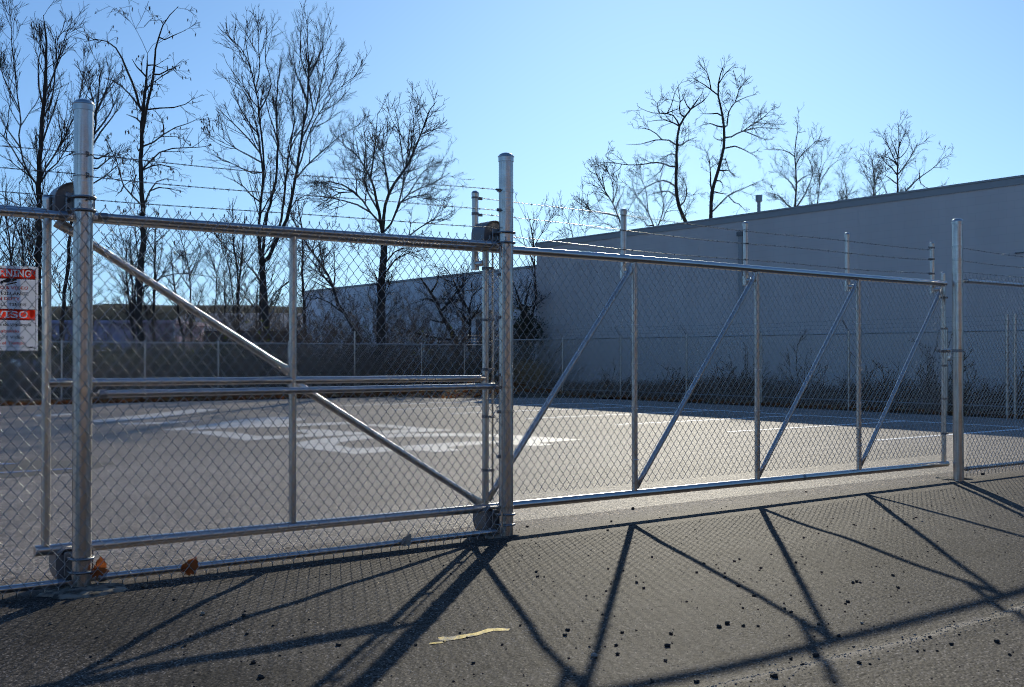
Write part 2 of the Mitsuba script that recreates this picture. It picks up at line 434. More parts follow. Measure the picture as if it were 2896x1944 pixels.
# painted markings, each a thin sheet on the asphalt
t = thing('lot_lettering', 'faded white letters painted large across the parking lot asphalt', 'pavement lettering')
D_out = [(5.16, 8.38), (5.73, 8.81), (6.48, 9.06), (7.31, 9.07), (8.0, 8.62), (8.54, 8.04), (8.71, 7.08), (8.88, 6.29), (7.96, 6.23), (7.96, 5.85), (7.55, 5.76), (7.51, 6.12), (7.45, 6.5), (6.64, 6.42), (6.45, 6.38),
         (6.43, 5.87), (5.97, 5.82), (5.84, 6.3), (4.97, 6.2), (4.80, 7.42), (4.94, 7.95)]
D_in = [(5.44, 7.68), (5.37, 7.08), (5.55, 6.96), (6.3, 6.96), (7.07, 7.06), (7.6, 6.93), (8.02, 6.93), (8.09, 7.5), (7.68, 8.01), (6.92, 8.39), (6.24, 8.32), (5.72, 8.07)]
obj('letter', flat_poly(Polygon(D_out, [D_in]), 0.004), 'mat_white_paint', t)
E_pts = [(4.58, 11.53), (5.07, 11.44), (5.21, 10.99), (5.21, 9.87), (5.76, 9.75), (6.1, 9.9), (6.09, 10.7), (6.3, 10.86), (6.7, 10.8), (6.81, 9.95), (6.93, 9.65), (7.56, 9.8), (7.92, 9.82), (7.75, 11.28), (8.1, 11.41),
         (8.28, 11.05), (8.3, 10.12), (8.47, 9.14), (8.01, 9.07), (7.21, 9.19), (5.78, 9.23), (4.69, 9.14), (4.66, 10.76)]
obj('letter', flat_poly(E_pts, 0.004), 'mat_white_paint', t)
N_pts = [(4.46, 12.27), (5.25, 12.8), (6.7, 14.29), (7.68, 14.75), (7.83, 14.44), (7.79, 13.6), (6.75, 12.36), (7.67, 12.4), (8.19, 12.29), (8.1, 11.68), (6.41, 11.65), (5.64, 12.0), (4.85, 11.87), (4.52, 11.95)]
obj('letter', flat_poly(N_pts, 0.004), 'mat_white_paint', t)
obj('letter', flat_poly([(4.35, 13.95), (4.42, 14.5), (5.09, 14.4), (6.0, 14.45), (5.3, 13.9), (4.89, 13.78)], 0.004), 'mat_white_paint', t)
obj('letter', flat_poly([(4.23, 15.74), (5.66, 17.15), (7.4, 18.9), (7.9, 18.6), (7.46, 17.88), (5.33, 15.59), (4.07, 14.93)], 0.004), 'mat_white_paint', t)
obj('letter', flat_poly([(3.78, 18.52), (4.57, 18.65), (4.37, 17.86), (3.63, 17.67)], 0.004), 'mat_white_paint', t)
for i, (a, b) in enumerate([(12.35, 3.64), (11.91, 6.18), (11.62, 8.67), (11.45, 11.18), (11.23, 13.61), (11.1, 15.9), (11.0, 18.36)]):
    k = obj('stall_line', bx(a, 16.9 if i < 6 else 15.6, b - 0.06, b + 0.06, -0.003, 0.004), 'mat_line_paint')
    tag(k, 'thin white parking stall line, ' + ('nearest', 'second nearest', 'third from the gate', 'fourth from the gate', 'fifth from the gate', 'sixth from the gate', 'farthest')[i] + ' in the row beside the grey wall', 'stall line', 'stall lines along the grey wall')
k = obj('kerb_line', bx(16.9, 17.0, 3.0, 16.0, -0.003, 0.0045), 'mat_line_paint')
tag(k, 'long white line across the stall ends in the shade of the grey wall', 'painted line')
pp = [(-3.5, 5.6), (0.2, 5.9), (1.6, 6.2), (2.1, 6.9), (1.5, 7.7), (0.3, 8.3), (-3.5, 8.6)]
k = obj('worn_patch', flat_poly(Polygon(pp).segmentize(0.3).buffer(0.05), 0.0035), 'mat_patch', kind='structure')
t = thing('accessible_mark', 'faded blue paint lines on pale worn asphalt at the left edge of the lot', 'painted mark')
obj('line', bx(-1.0, 1.75, 6.44, 6.56, -0.003, 0.0075), 'mat_blue_paint', t)
obj('line', flat_poly([(-0.6, 7.3), (1.25, 7.42), (1.05, 7.65), (-0.5, 7.6)], 0.0075), 'mat_blue_paint', t)
ym = [(0.935, -2.085), (1.0, -2.10), (1.03, -2.085), (0.96, -2.065)], [(1.01, -2.055), (1.03, -2.015), (1.06, -2.012), (1.075, -2.035), (1.22, -2.045), (1.30, -2.02), (1.345, -2.04), (1.385, -2.085), (1.36, -2.105), (1.30, -2.065), (1.2, -2.085), (1.07, -2.085), (1.03, -2.08)]
k = obj('yellow_mark', cat([flat_poly(Polygon(q).segmentize(0.03), 0.0022, hgt) for q in ym]), 'mat_yellow_paint')
tag(k, 'short yellow spray paint squiggle on the dark asphalt in front of the gate', 'paint mark')


# ------------------------------------------------------------------ chain-link fabric
def fabric(a0, a1, b, z0, z1, w=0.068, h=0.0838, r=0.0023, sides=4, knuckle=True, pins=True, d=0.0026, along=0, sag=0.0, phase=0, simple=False):
    """Wires zigzag between columns w/2 apart; neighbours hook round each other. along=0: in the a direction at b; along=1: in b at a=b."""
    n = int(round((a1 - a0) / (w / 2)))
    legs = int(round((z1 - z0) / (h / 2)))
    hz = (z1 - z0) / legs
    jit = np.random.default_rng(int(abs(a0 * 100 + b * 10)) + 5)
    i = np.arange(n)[:, None]
    k = np.arange(legs + 1)[None]
    right = (i + k + phase) % 2
    x = a0 + (i + right) * (w / 2) + np.where(right == 1, r * 0.9, -r * 0.9)
    wob = 0.0022 * (meshkit.noise(np.stack([x * 3.1, k * 0.25 + 0 * x, x * 0 + 0.5], -1), 2) - 0.5) * 2
    bow = 0.009 * (meshkit.noise(np.stack([x * 1.1, k * 0.05 + 0 * x, x * 0 + 2.5], -1), 4) - 0.5)
    z = z0 + k * hz + 0 * x + wob
    node = np.stack([x + wob, bow + 0 * x, z], -1)
    p, q = node[:, :-1], node[:, 1:]
    back = np.where(right[:, :-1] == 0, -d, d)[..., None]         # legs rising to the right lie behind, to the left in front
    off = np.concatenate([np.zeros_like(back), back, np.zeros_like(back)], -1)
    m0, m1 = p * 0.86 + q * 0.14 + off, p * 0.14 + q * 0.86 + off
    path = (p + off * 0.5)[:, :, None].reshape(n, -1, 3) if simple else np.stack([p, m0, m1], 2).reshape(n, -1, 3)
    path = np.concatenate([path, q[:, -1:]], 1)
    if knuckle:
        e = path[:, -1:]
        sgn = np.where(right[:, -1:] == 1, -1.0, 1.0)
        path = np.concatenate([path, e + np.stack([sgn * 0.002, 0 * sgn - 0.004, 0 * sgn + 0.012], -1), e + np.stack([sgn * 0.006, 0 * sgn + 0.004, 0 * sgn + 0.006], -1)], 1)
    if pins:
        e = path[:, :1]
        sgn = np.where(right[:, :1] == 1, -1.0, 1.0)
        one = e + np.stack([sgn * 0.001, 0 * sgn, 0 * sgn - 0.016], -1)
        two = e + np.stack([sgn * 0.003, 0 * sgn + 0.002, 0 * sgn - 0.032], -1)
        path = np.concatenate([two, one, path], 1)
    if along == 0:
        path[..., 1] += b
    else:
        path = np.stack([b + path[..., 1], path[..., 0], path[..., 2]], -1)
    return tubes(path, r, sides)


def barbed(p, q, sag=0.02, r=0.0017, every=0.125, seed=1, barb=True, sides=3, pitch=0.075):
    """Two strands twisted together with four-pointed barbs."""
    p, q = np.asarray(p, float), np.asarray(q, float)
    L = np.linalg.norm(q - p)
    n = int(L / pitch * 7)
    t = np.linspace(0, 1, n)
    rg = np.random.default_rng(seed)
    base = p + (q - p) * t[:, None]
    base[:, 2] -= sag * 4 * t * (1 - t) - 0.006 * np.sin(t * L * 2.3 + seed)
    d = (q - p) / L
    u = np.cross(d, [0, 0, 1.0])
    u /= np.linalg.norm(u)
    w = np.cross(u, d)
    ph = t * L / pitch * 2 * np.pi
    o = 0.0018 * (u * np.cos(ph)[:, None] + w * np.sin(ph)[:, None])
    parts = [tubes(base + o, r, sides), tubes(base - o, r, sides)]
    if barb:
        m = int(L / every)
        for k in range(m):
            c = base[min(n - 1, int((k + 0.3 + 0.4 * rg.random()) / m * n))]
            for s in range(2):
                a = rg.random() * 6.28
                v = (u * math.cos(a) + w * math.sin(a)) * 0.015 + d * (0.005 * (2 * s - 1))
                parts.append(tubes(np.stack([c + d * (0.003 * (2 * s - 1)) - v, c + d * 0.003 * (2 * s - 1), c + d * (0.003 * (2 * s - 1)) + v])[None], np.array([[0.0004, 0.0016, 0.0004]]), 3))
            th = np.linspace(0, 12.56, 14)
            parts.append(tubes(c + d * ((th / 12.56 - 0.5) * 0.014)[:, None] + 0.004 * (u * np.cos(th)[:, None] + w * np.sin(th)[:, None]), 0.0012, 3))
    return cat(parts)


# ------------------------------------------------------------------ the three big posts
POST_R, POST_H = 0.0508, 2.68
POST_A = [0.0, 2.868, 8.553]
post_labels = ['tall galvanized post at the left, beside the warning sign',
               'tall galvanized post in the middle where the fixed fence meets the gate',
               'tall galvanized post at the right end where the gate latches']
bands = [[1.06, 0.08], [2.437, 2.298, 2.051, 1.846, 1.541, 1.138, 1.049, 0.878, 0.563, 0.205], [2.38, 2.249, 2.127, 2.022, 1.913, 1.53, 1.247, 0.979, 0.598, 0.188]]
post_tops = [2.655, 2.68, 2.645]
for i, a in enumerate(POST_A):
    t = thing('gate_post', post_labels[i], 'fence post', 'big galvanized gate posts')
    top = post_tops[i]
    obj('pipe', tubes(np.array([[a, 0, z] for z in np.linspace(-0.05, top, 30)]), POST_R, 48, True), 'mat_galv', t, smooth=40)
    cap = [(0.0, top - 0.035), (POST_R + 0.001, top - 0.037), (POST_R + 0.0045, top - 0.036), (POST_R + 0.0045, top - 0.004), (POST_R + 0.008, top - 0.002), (POST_R + 0.007, top + 0.003)]
    cap += [(0.052 * math.cos(u), top + 0.003 + 0.026 * math.sin(u)) for u in np.linspace(0.05, math.pi / 2, 10)]
    cap[-1] = (0.0, cap[-1][1])
    obj('cap', lathe(cap, (a, 0, 0), 48), 'mat_rail', t, smooth=40)
    for z in bands[i]:
        obj('band', ring_band(a, 0, z, POST_R, 0.022 if z < 2.1 else 0.026, 0.0035, 32), 'mat_rail', t, smooth=30)
        if i:
            obj('bolt', cat([bx(a - POST_R - 0.026, a - POST_R, -0.006, 0.006, z - 0.011, z + 0.011), pipe((a - POST_R - 0.018, -0.018, z), (a - POST_R - 0.018, 0.016, z), 0.0045, 8)]) if i == 1 else
                cat([bx(a + POST_R, a + POST_R + 0.022, -0.006, 0.006, z - 0.009, z + 0.009), pipe((a + POST_R + 0.016, -0.018, z), (a + POST_R + 0.016, 0.016, z), 0.0045, 8)]), 'mat_fitting', t)
    seam = [(a - 0.006 * math.sin(3 + a), -POST_R * math.cos(0.12), z) for z in np.linspace(0.02, top - 0.05, 24)]

# concrete round the foot of each post
for i, (a, b, ra, rb, lb) in enumerate([(0.0, -0.06, 0.25, 0.15, 'ragged round concrete footing at the foot of the left post'), (2.86, 0.06, 0.17, 0.14, 'concrete collar at the foot of the middle post'),
                                        (8.66, 0.12, 0.17, 0.15, 'small concrete collar at the foot of the right post')]):
    an = np.linspace(0, 2 * np.pi, 40, endpoint=False)
    rr = 0.62 + 0.75 * meshkit.fbm(np.stack([np.cos(an) * 2.2 + i * 5, np.sin(an) * 2.2, an * 0], -1), 4, 6)
    rings = []
    for s, z in ((1.05, -0.04), (1.0, -0.006), (0.90, 0.008), (0.6, 0.014), (0.3, 0.018)):
        zz = z + 0.012 * (meshkit.noise(np.stack([np.cos(an) * 5 * s + i, np.sin(an) * 5 * s, an * 0], -1), 9) - 0.5) * (z > 0)
        rings.append(np.stack([a + ra * s * rr * np.cos(an), b + rb * s * rr * np.sin(an), zz], -1))
    v = np.vstack(rings + [np.array([[a, b, 0.018]])])
    f = [(j * 40 + q, j * 40 + (q + 1) % 40, (j + 1) * 40 + (q + 1) % 40) for j in range(4) for q in range(40)] + [(j * 40 + q, (j + 1) * 40 + (q + 1) % 40, (j + 1) * 40 + q) for j in range(4) for q in range(40)]
    f += [(160 + q, 160 + (q + 1) % 40, 200) for q in range(40)]
    k = obj('concrete_footing', (v, np.array(f)), 'mat_concrete', smooth=50)
    tag(k, lb, 'concrete footing', 'concrete footings of the gate posts')


# ------------------------------------------------------------------ fixed fence: left of the first post, between the first two, right of the third
def clamp(a, b, z, dirn):
    c = rbox(a, a + dirn * 0.03, b - 0.005, b + 0.005, z - 0.012, z + 0.012, 0.003) if dirn > 0 else rbox(a + dirn * 0.03, a, b - 0.005, b + 0.005, z - 0.012, z + 0.012, 0.003)
    return cat([(np.array(c.to_mesh().vert_properties[:, :3]), np.array(c.to_mesh().tri_verts)), pipe((a + dirn * 0.016, b - 0.014, z), (a + dirn * 0.016, b + 0.014, z), 0.006, 8)])


def rail_end(a, b, z, dirn, r):
    return lathe_along(a, b, z, dirn, r)


def lathe_along(a, b, z, dirn, r):
    pr = [(0.0, 0.0), (r * 0.7, 0.004), (r + 0.003, 0.012), (r + 0.003, 0.05), (r - 0.001, 0.052)]
    m = trimesh.creation.revolve(np.array(pr), sections=24)
    m.apply_transform(trimesh.geometry.align_vectors([0, 0, 1], [dirn, 0, 0]))
    m.apply_translation((a, b, z))
    return m


RF = 0.021
def fence(label, a0, a1, left_post, right_post, mid, zt=2.042, zb=0.046, zf0=0.025, wires=(2.372, 2.255, 2.132), wires_r=(2.431, 2.292, 2.172), wb=(-0.053, -0.053), extra_post=None):
    t = thing('chain_link_fence', label, 'fence', 'fixed chain-link fence panels in line with the gate')
    e0 = a0 + (0.085 if left_post else 0)
    e1 = a1 - (0.085 if right_post else 0)
    dz = 0.012 if mid else 0.0
    for nm, z, zz in (('top_rail', zt, zt + dz), ('bottom_rail', zb, zb - 0.004)) + ((('middle_rail', 1.06, 1.058),) if mid else ()):
        obj(nm, tubes(np.array([[e0, 0, z], [(e0 + e1) / 2, 0, (z + zz) / 2 - 0.002], [e1, 0, zz]]), RF, 24, True), 'mat_rail', t, smooth=40)
        if left_post:
            obj('rail_end', lathe_along(e0 - 0.008, 0, z, 1, RF), 'mat_fitting', t, smooth=35)
            obj('rail_clamp', clamp(a0 + POST_R, 0.0, z - 0.004, 1), 'mat_rail', t)
        if right_post:
            obj('rail_end', lathe_along(e1 + 0.008, 0, zz, -1, RF), 'mat_fitting', t, smooth=35)
            obj('rail_clamp', clamp(a1 - POST_R, 0.0, zz - 0.004, -1), 'mat_rail', t)
    obj('chain_link_fabric', fabric(a0, a1, -0.058, zf0, 2.092, d=0.0028), 'mat_wire', t, smooth=True, kind='stuff')
    for i, (z0, z1) in enumerate(zip(wires, wires_r)):
        obj('barbed_wire', barbed((a0, wb[0], z0), (a1 - 0.055 if right_post else a1, wb[1], z1), 0.012, seed=i + int(a0 * 3) + 9), 'mat_barbed', t)
    for z, nm in ((zt, 'tie'), (zb, 'tie')) + (((1.06, 'tie'),) if mid else ()):
        ms = []
        for a in np.arange(e0 + 0.25, e1 - 0.1, 0.42):
            th = np.linspace(-1.2, 4.2, 12)
            ms.append(tubes(np.stack([a + 0 * th, 0 - (RF + 0.003) * np.sin(th) - 0.01 * (np.sin(th) > 0.9), z + (RF + 0.003) * np.cos(th)], -1), 0.0018, 4))
        obj('tie_wire', cat(ms), 'mat_wire', t, kind='stuff')
    return t


f1 = fence('fixed chain-link fence panel between the left post and the middle post', 0.0, 2.856, True, True, True)
f0 = fence('fixed chain-link fence running out of view left of the left post', -2.448, 0.0, False, True, False, wires_r=(2.372, 2.255, 2.132), wb=(-0.053, -0.053), zt=2.036)
f2 = fence('fixed chain-link fence right of the right post, in front of the grey wall', 8.60, 12.136, True, False, False, zt=2.040, zb=0.112, zf0=0.075, wires=(2.374, 2.249, 2.137), wires_r=(2.35, 2.23, 2.115), wb=(0, 0))
obj('line_post', pipe((11.6, 0, -0.05), (11.6, 0, 2.1), 0.03, 20), 'mat_galv', f2, smooth=40)
obj('line_post', pipe((-2.2, 0, -0.05), (-2.2, 0, 2.1), 0.03, 20), 'mat_galv', f0, smooth=40)
for z in (2.372, 2.257, 2.132):
    obj('wire_tie', cat([ring_band(0, 0, z, POST_R + 0.0005, 0.004, 0.004, 28), bent([(0.004, -POST_R - 0.006, z - 0.012), (0.012, -POST_R - 0.014, z), (0.004, -POST_R - 0.006, z + 0.014)], 0.004, 6), rbox(-0.008, 0.014, -POST_R - 0.016, -POST_R - 0.002, z - 0.011, z + 0.011, 0.004)] if False else
        [ring_band(0, 0, z, POST_R + 0.0005, 0.004, 0.003, 28), bent([(0.0, -POST_R - 0.005, z - 0.012), (0.014, -POST_R - 0.011, z - 0.006), (0.012, -POST_R - 0.013, z + 0.008), (0.0, -POST_R - 0.007, z + 0.014)], 0.0045, 6)]), 'mat_iron', f1)
# tension bar of the middle panel along the second post
obj('tension_bar', bx(2.790, 2.796, -0.063, -0.049, 0.06, 2.05), 'mat_rail', f1)

# ------------------------------------------------------------------ the sliding gate
G = 0.17
gate = thing('sliding_gate', 'galvanized cantilever sliding gate with diagonal braces and three barbed wires on short arms', 'gate')
TOPZ = lambda a: 2.056 - 0.0044 * a
BOTZ = lambda a: 0.197 - 0.0047 * a
RR, RV, RD = 0.0302, 0.0238, 0.0205
UP = [-0.148, 1.322, 2.810, 4.254, 5.703, 7.146, 8.567]
obj('top_rail', tubes(np.array([[a, G, TOPZ(a) - 0.004 * math.sin(a * 1.1)] for a in np.linspace(-2.2, 8.60, 24)]), RR, 32, True), 'mat_rail', gate, smooth=40)
obj('bottom_rail', tubes(np.array([[a, G, BOTZ(a)] for a in np.linspace(-0.205, 8.62, 20)]), RR, 32, True), 'mat_rail', gate, smooth=40)
obj('weld_ring', lathe_along(6.28, G, BOTZ(6.3), 1, RR - 0.0015), 'mat_fitting', gate)
for i, a in enumerate(UP):
    z0, z1 = BOTZ(a) + RR - 0.006, TOPZ(a) - RR + 0.006
    if i in (0, 6):
        z1 = 2.150 if i == 0 else 2.125
    obj('upright', tubes(np.array([[a, G, z] for z in np.linspace(z0, z1, 10)]), RV, 24, True), 'mat_galv', gate, smooth=40)
    if i in (0, 6):
        pr = [(RV - 0.001, z1 - 0.02), (RV + 0.003, z1 - 0.02), (RV + 0.003, z1 - 0.003), (RV + 0.001, z1)] + [(RV * math.cos(u), z1 + 0.013 * math.sin(u)) for u in np.linspace(0.1, math.pi / 2, 6)]
        pr[-1] = (0.0, pr[-1][1])
        obj('end_cap', lathe(pr, (a, G, 0), 24), 'mat_rail', gate, smooth=40)
obj('middle_rail', pipe((UP[0] + 0.01, G, 1.122), (UP[2] - 0.01, G, 1.112), 0.0225, 24, 6), 'mat_rail', gate, smooth=40)


def brace(p, q, r=RD, flat=0.10, b=G):
    """A pipe whose two ends are hammered flat."""
    p, q = np.array([p[0], b, p[1]]), np.array([q[0], b, q[1]])
    L = np.linalg.norm(q - p)
    d = (q - p) / L
    u = np.array([0, 1.0, 0])
    w = np.cross(d, u)
    rings, S = [], 20
    for s in np.unique(np.concatenate([[0, 0.02], np.linspace(0, flat, 6), np.linspace(flat, L - flat, 8), np.linspace(L - flat, L, 6)])):
        e = min(s, L - s) / flat
        k = 1.0 if e >= 1 else e * e * (3 - 2 * e)
        ry, rw = r * (0.16 + 0.84 * k), r * (1.42 - 0.42 * k)
        an = np.arange(S) / S * 2 * np.pi
        rings.append(p + d * s + u * (ry * np.cos(an))[:, None] + w * (rw * np.sin(an))[:, None])
    v = np.vstack(rings)
    n = len(rings)
    f = [(j * S + k, j * S + (k + 1) % S, (j + 1) * S + (k + 1) % S, (j + 1) * S + k) for j in range(n - 1) for k in range(S)]
    return v, np.array(f)


obj('brace', brace((-0.10, 2.02), (1.305, 1.165), 0.023, 0.16), 'mat_galv', gate, smooth=50)
obj('brace', brace((1.338, 1.095), (2.775, 0.215), 0.023, 0.16), 'mat_galv', gate, smooth=50)
for i in range(2, 6):
    obj('brace', brace((UP[i] + 0.02, BOTZ(UP[i]) + 0.055), (UP[i + 1] - 0.015, TOPZ(UP[i + 1]) - 0.05), RD, 0.12), 'mat_galv', gate, smooth=50)
obj('chain_link_fabric', fabric(2.848, 8.526, G - 0.036, 0.262, 1.995, pins=False, knuckle=True), 'mat_wire', gate, smooth=True, kind='stuff')
for a, zs in ((2.845, (1.896, 1.529, 1.174, 0.837, 0.455)), (8.530, (1.55, 1.87, 1.17, 0.83, 0.47))):
    obj('tension_bar', bx(a - 0.003, a + 0.003, G - 0.046, G - 0.030, 0.245, 2.01), 'mat_rail', gate)
    u = UP[2] if a < 5 else UP[6]
    for z in zs:
        obj('band', ring_band(u, G, z, RV, 0.020, 0.003, 20), 'mat_iron', gate)
        obj('band_ear', bx(min(a, u) - 0.006, max(a, u) + 0.008, G - 0.050, G - 0.024, z - 0.0095, z + 0.0095), 'mat_iron', gate)
ms = []
for i in range(2, 7):
    for z in (1.55, 1.18, 0.82, 0.45):
        if i not in (2, 6):
            ms.append(ring_band(UP[i], G, z + 0.03 * ((i * 7 + int(z * 10)) % 3 - 1), RV, 0.005, 0.0028, 16))
            zz = z + 0.03 * ((i * 7 + int(z * 10)) % 3 - 1)
            ms.append(pipe((UP[i] - RV - 0.02, G - 0.033, zz), (UP[i] + RV + 0.022, G - 0.033, zz + 0.002), 0.0022, 6))
obj('tie_wire', cat(ms), 'mat_chrome', gate, kind='stuff')
# short arms behind the gate for the barbed wire
AB = 0.285
arm_tops = [2.452, 2.440, 2.444, 2.442, 2.440]
for i, (a, zt) in enumerate(zip(UP[2:], arm_tops)):
    z0 = 1.905 if i < 4 else 1.93
    a0 = a - 0.012
    k = obj('barbed_wire_arm', cat([pipe((a0, AB, z0), (a0, AB, zt), 0.0235, 24, 3)]), 'mat_galv', gate, smooth=40)
    pr = [(0.0225, zt - 0.028), (0.0268, zt - 0.028), (0.0268, zt - 0.004), (0.028, zt - 0.002)] + [(0.0262 * math.cos(u), zt + 0.017 * math.sin(u)) for u in np.linspace(0.05, math.pi / 2, 7)]
    pr[-1] = (0.0, pr[-1][1])
    obj('cap', lathe(pr, (a0, AB, 0), 24), 'mat_rail', k, smooth=40)
    el = [(a0, AB + 0.0, z0 + 0.055), (a0, AB - 0.004, z0 + 0.03), (a0, AB - 0.03, z0 + 0.028), (a0, G + 0.01, z0 + 0.03)]
    obj('elbow', cat([bent([(a0, AB - 0.01, z0 + 0.03), (a0, G, z0 + 0.03)], 0.021, 20), pipe((a0, AB, z0 - 0.012), (a0, AB, z0 + 0.07), 0.0285, 24)]), 'mat_rail', k, smooth=40)
    for z in (2.405, 2.285, 2.135):
        if i in (0, 4):
            obj('band', cat([ring_band(a0, AB, z + (0.02 if i == 4 else 0.015) - (0.0 if i == 0 else 0.03), 0.0235, 0.019, 0.003, 20), bx(a0 + (0.022 if i == 0 else -0.06), a0 + (0.06 if i == 0 else -0.022), AB - 0.008, AB + 0.008, z + (0.0 if i == 0 else -0.02), z + (0.02 if i == 0 else 0.0))]), 'mat_iron', k)
        else:
            obj('tie', ring_band(a0, AB, z - 0.01 * i, 0.0237, 0.004, 0.002, 16), 'mat_iron', k)
for i, (z0, z1) in enumerate(((2.420, 2.372), (2.300, 2.265), (2.150, 2.120))):
    obj('barbed_wire', barbed((UP[2] + 0.04, AB - 0.027, z0), (UP[6] - 0.06, AB - 0.027, z1), 0.022, seed=30 + i), 'mat_barbed', gate)


# ------------------------------------------------------------------ roller assemblies bolted to the two left posts
def roller(label, a, zc, up):
    a0_, a = a, a - (0.028 if up else 0.02)
    t = thing('gate_roller', label, 'gate roller', 'roller assemblies clamped to the gate posts')
    ra, w0, w1 = (0.100 if up else 0.092), 0.088, 0.245
    s = 1 if up else -1
    an = np.linspace(0, np.pi, 17)
    prof = [(ra * math.cos(u), s * 0.03 + s * ra * math.sin(u)) for u in an] + [(-ra, -s * 0.05), (ra, -s * 0.05)]
    if not up:
        prof = [(ra * math.cos(u), -0.02 - 0.115 * math.sin(u)) for u in an] + [(-ra, 0.05), (-0.05, 0.08), (0.05, 0.08), (ra, 0.05)]
    shell = Polygon(prof).buffer(0)
    ring = shell.difference(shell.buffer(-0.006))
    m = trimesh.creation.extrude_polygon(ring, w1 - w0, engine='earcut')
    back = trimesh.creation.extrude_polygon(shell.buffer(-0.0005), 0.006, engine='earcut')

    def turn(g, b0):
        v = np.array(g.vertices)
        g.vertices = np.stack([a + v[:, 0], b0 + v[:, 2], zc + v[:, 1]], -1)
        g.faces = g.faces[:, ::-1]
        return g
    # cut the slot through which the rail runs
    zr = TOPZ(a) if up else BOTZ(a)
    ca, cb = turn(m, w0), turn(back, w1)
    sh = m3.Manifold(m3.Mesh(np.asarray(ca.vertices, np.float32), np.asarray(ca.faces, np.uint32)))
    obj('cover', cat([ca, cb, turn(trimesh.creation.extrude_polygon(shell.buffer(-0.006), 0.004, engine='earcut'), w0 + 0.018)] if up else [ca, cb, bx(a - ra + 0.004, a + ra - 0.004, w0 - 0.004, w0 + 0.002, zc - 0.09, zc + 0.05)]), 'mat_iron', t, smooth=35)
    wz = zr + s * 0.07 if up else zr - 0.075
    wh = trimesh.creation.cylinder(0.045, 0.05, sections=28)
    wh.apply_transform(trimesh.geometry.align_vectors([0, 0, 1], [0, 1, 0]))
    wh.apply_translation((a, 0.165, wz))
    obj('wheel', wh, 'mat_iron', t, smooth=40)
    obj('axle', pipe((a, 0.06, wz), (a, 0.25, wz), 0.010, 12), 'mat_fitting', t, smooth=40)
    zp = zc + 0.0
    a = a0_
    plate = rbox(a - 0.078, a + 0.078, 0.054, 0.064, zp - 0.066, zp + 0.066, 0.0045)
    for q in (-0.012, 0.03):
        plate = plate - m3.Manifold.cylinder(0.03, 0.011, 0.011, 16).rotate([90, 0, 0]).translate([a - 0.063, 0.08, zp + q - 0.012])
    obj('plate', plate, 'mat_fitting', t, smooth=30)
    obj('bracket', cat([bx(a - 0.05, a - 0.038, 0.064, 0.092, zp - 0.05, zp + 0.05), bx(a + 0.038, a + 0.05, 0.064, 0.092, zp - 0.05, zp + 0.05)]), 'mat_fitting', t)
    for q in (-0.036, 0.036):
        th = np.linspace(math.pi, 2 * math.pi, 15)
        pts = [(a - 0.0615, 0.085, zp + q)] + [(a + 0.0615 * math.cos(u), 0.0615 * math.sin(u), zp + q) for u in th] + [(a + 0.0615, 0.085, zp + q)]
        u = obj('u_bolt', bent(pts, 0.0075, 12), 'mat_fitting', t, smooth=50)
        obj('nut', cat([tubes(np.array([[a + e * 0.0615, 0.064, zp + q], [a + e * 0.0615, 0.076, zp + q]]), 0.012, 6, True) for e in (-1, 1)]), 'mat_fitting', u)
    return t


roller('dark domed roller housing behind the top of the left post', 0.0, 2.105, True)
roller('dark cup-shaped roller housing behind the foot of the left post, near the orange leaf', 0.0, 0.128, False)
roller('dark domed roller housing behind the middle post at top rail height', 2.868, 2.105, True)
roller('dark cup-shaped roller housing behind the foot of the middle post', 2.868, 0.120, False)

# ------------------------------------------------------------------ latch and padlock at the right post
t = thing('gate_latch', 'steel fork latch joining the gate end to the right post', 'gate latch')
obj('hasp', cat([bx(8.50, 8.64, G - 0.035, G - 0.027, 1.305, 1.335), bx(8.50, 8.64, G + 0.027, G + 0.035, 1.305, 1.335), bx(8.49, 8.50, G - 0.035, G + 0.035, 1.305, 1.335)]), 'mat_iron', t)
obj('strap', cat([ring_band(8.553, 0, 1.322, POST_R, 0.03, 0.004, 28), bx(8.54, 8.566, 0.05, 0.155, 1.310, 1.316), bx(8.54, 8.566, 0.05, 0.155, 1.330, 1.336)]), 'mat_fitting', t)
obj('bolt', cat([pipe((8.47, G - 0.04, 1.335), (8.63, G - 0.04, 1.335), 0.007, 10), pipe((8.61, -0.06, 1.320), (8.61, 0.06, 1.320), 0.006, 10)]), 'mat_chrome', t)
t = thing('padlock', 'small steel padlock hanging from the gate latch', 'padlock')
obj('body', rbox(8.545, 8.595, G - 0.074, G - 0.052, 1.225, 1.27, 0.006), 'mat_chrome', t, smooth=40)
obj('shackle', bent([(8.555, G - 0.063, 1.265), (8.555, G - 0.063, 1.295)] + [(8.57 - 0.015 * math.cos(u), G - 0.063, 1.295 + 0.017 * math.sin(u)) for u in np.linspace(0.2, 2.94, 8)] + [(8.585, G - 0.063, 1.295), (8.585, G - 0.063, 1.265)], 0.0045, 10), 'mat_chrome', t, smooth=50)
obj('base', bx(8.548, 8.592, G - 0.073, G - 0.053, 1.219, 1.2245), 'mat_iron', t)

# ------------------------------------------------------------------ the warning sign, tied behind the left fabric
sign = thing('warning_sign', 'white and red bilingual video surveillance warning sign on the left fence', 'sign')
SA0, SA1, SZ0, SZ1, SB = -0.545, -0.240, 1.299, 1.744, -0.046


def bow(v):
    """The sheet of the sign is a little bent."""
    v = np.array(v, float)
    u = (v[:, 0] - SA0) / (SA1 - SA0)
    v[:, 1] += 0.006 * np.sin(u * 3.1) * np.sin((v[:, 2] - SZ0) / (SZ1 - SZ0) * 3.14)
    return v


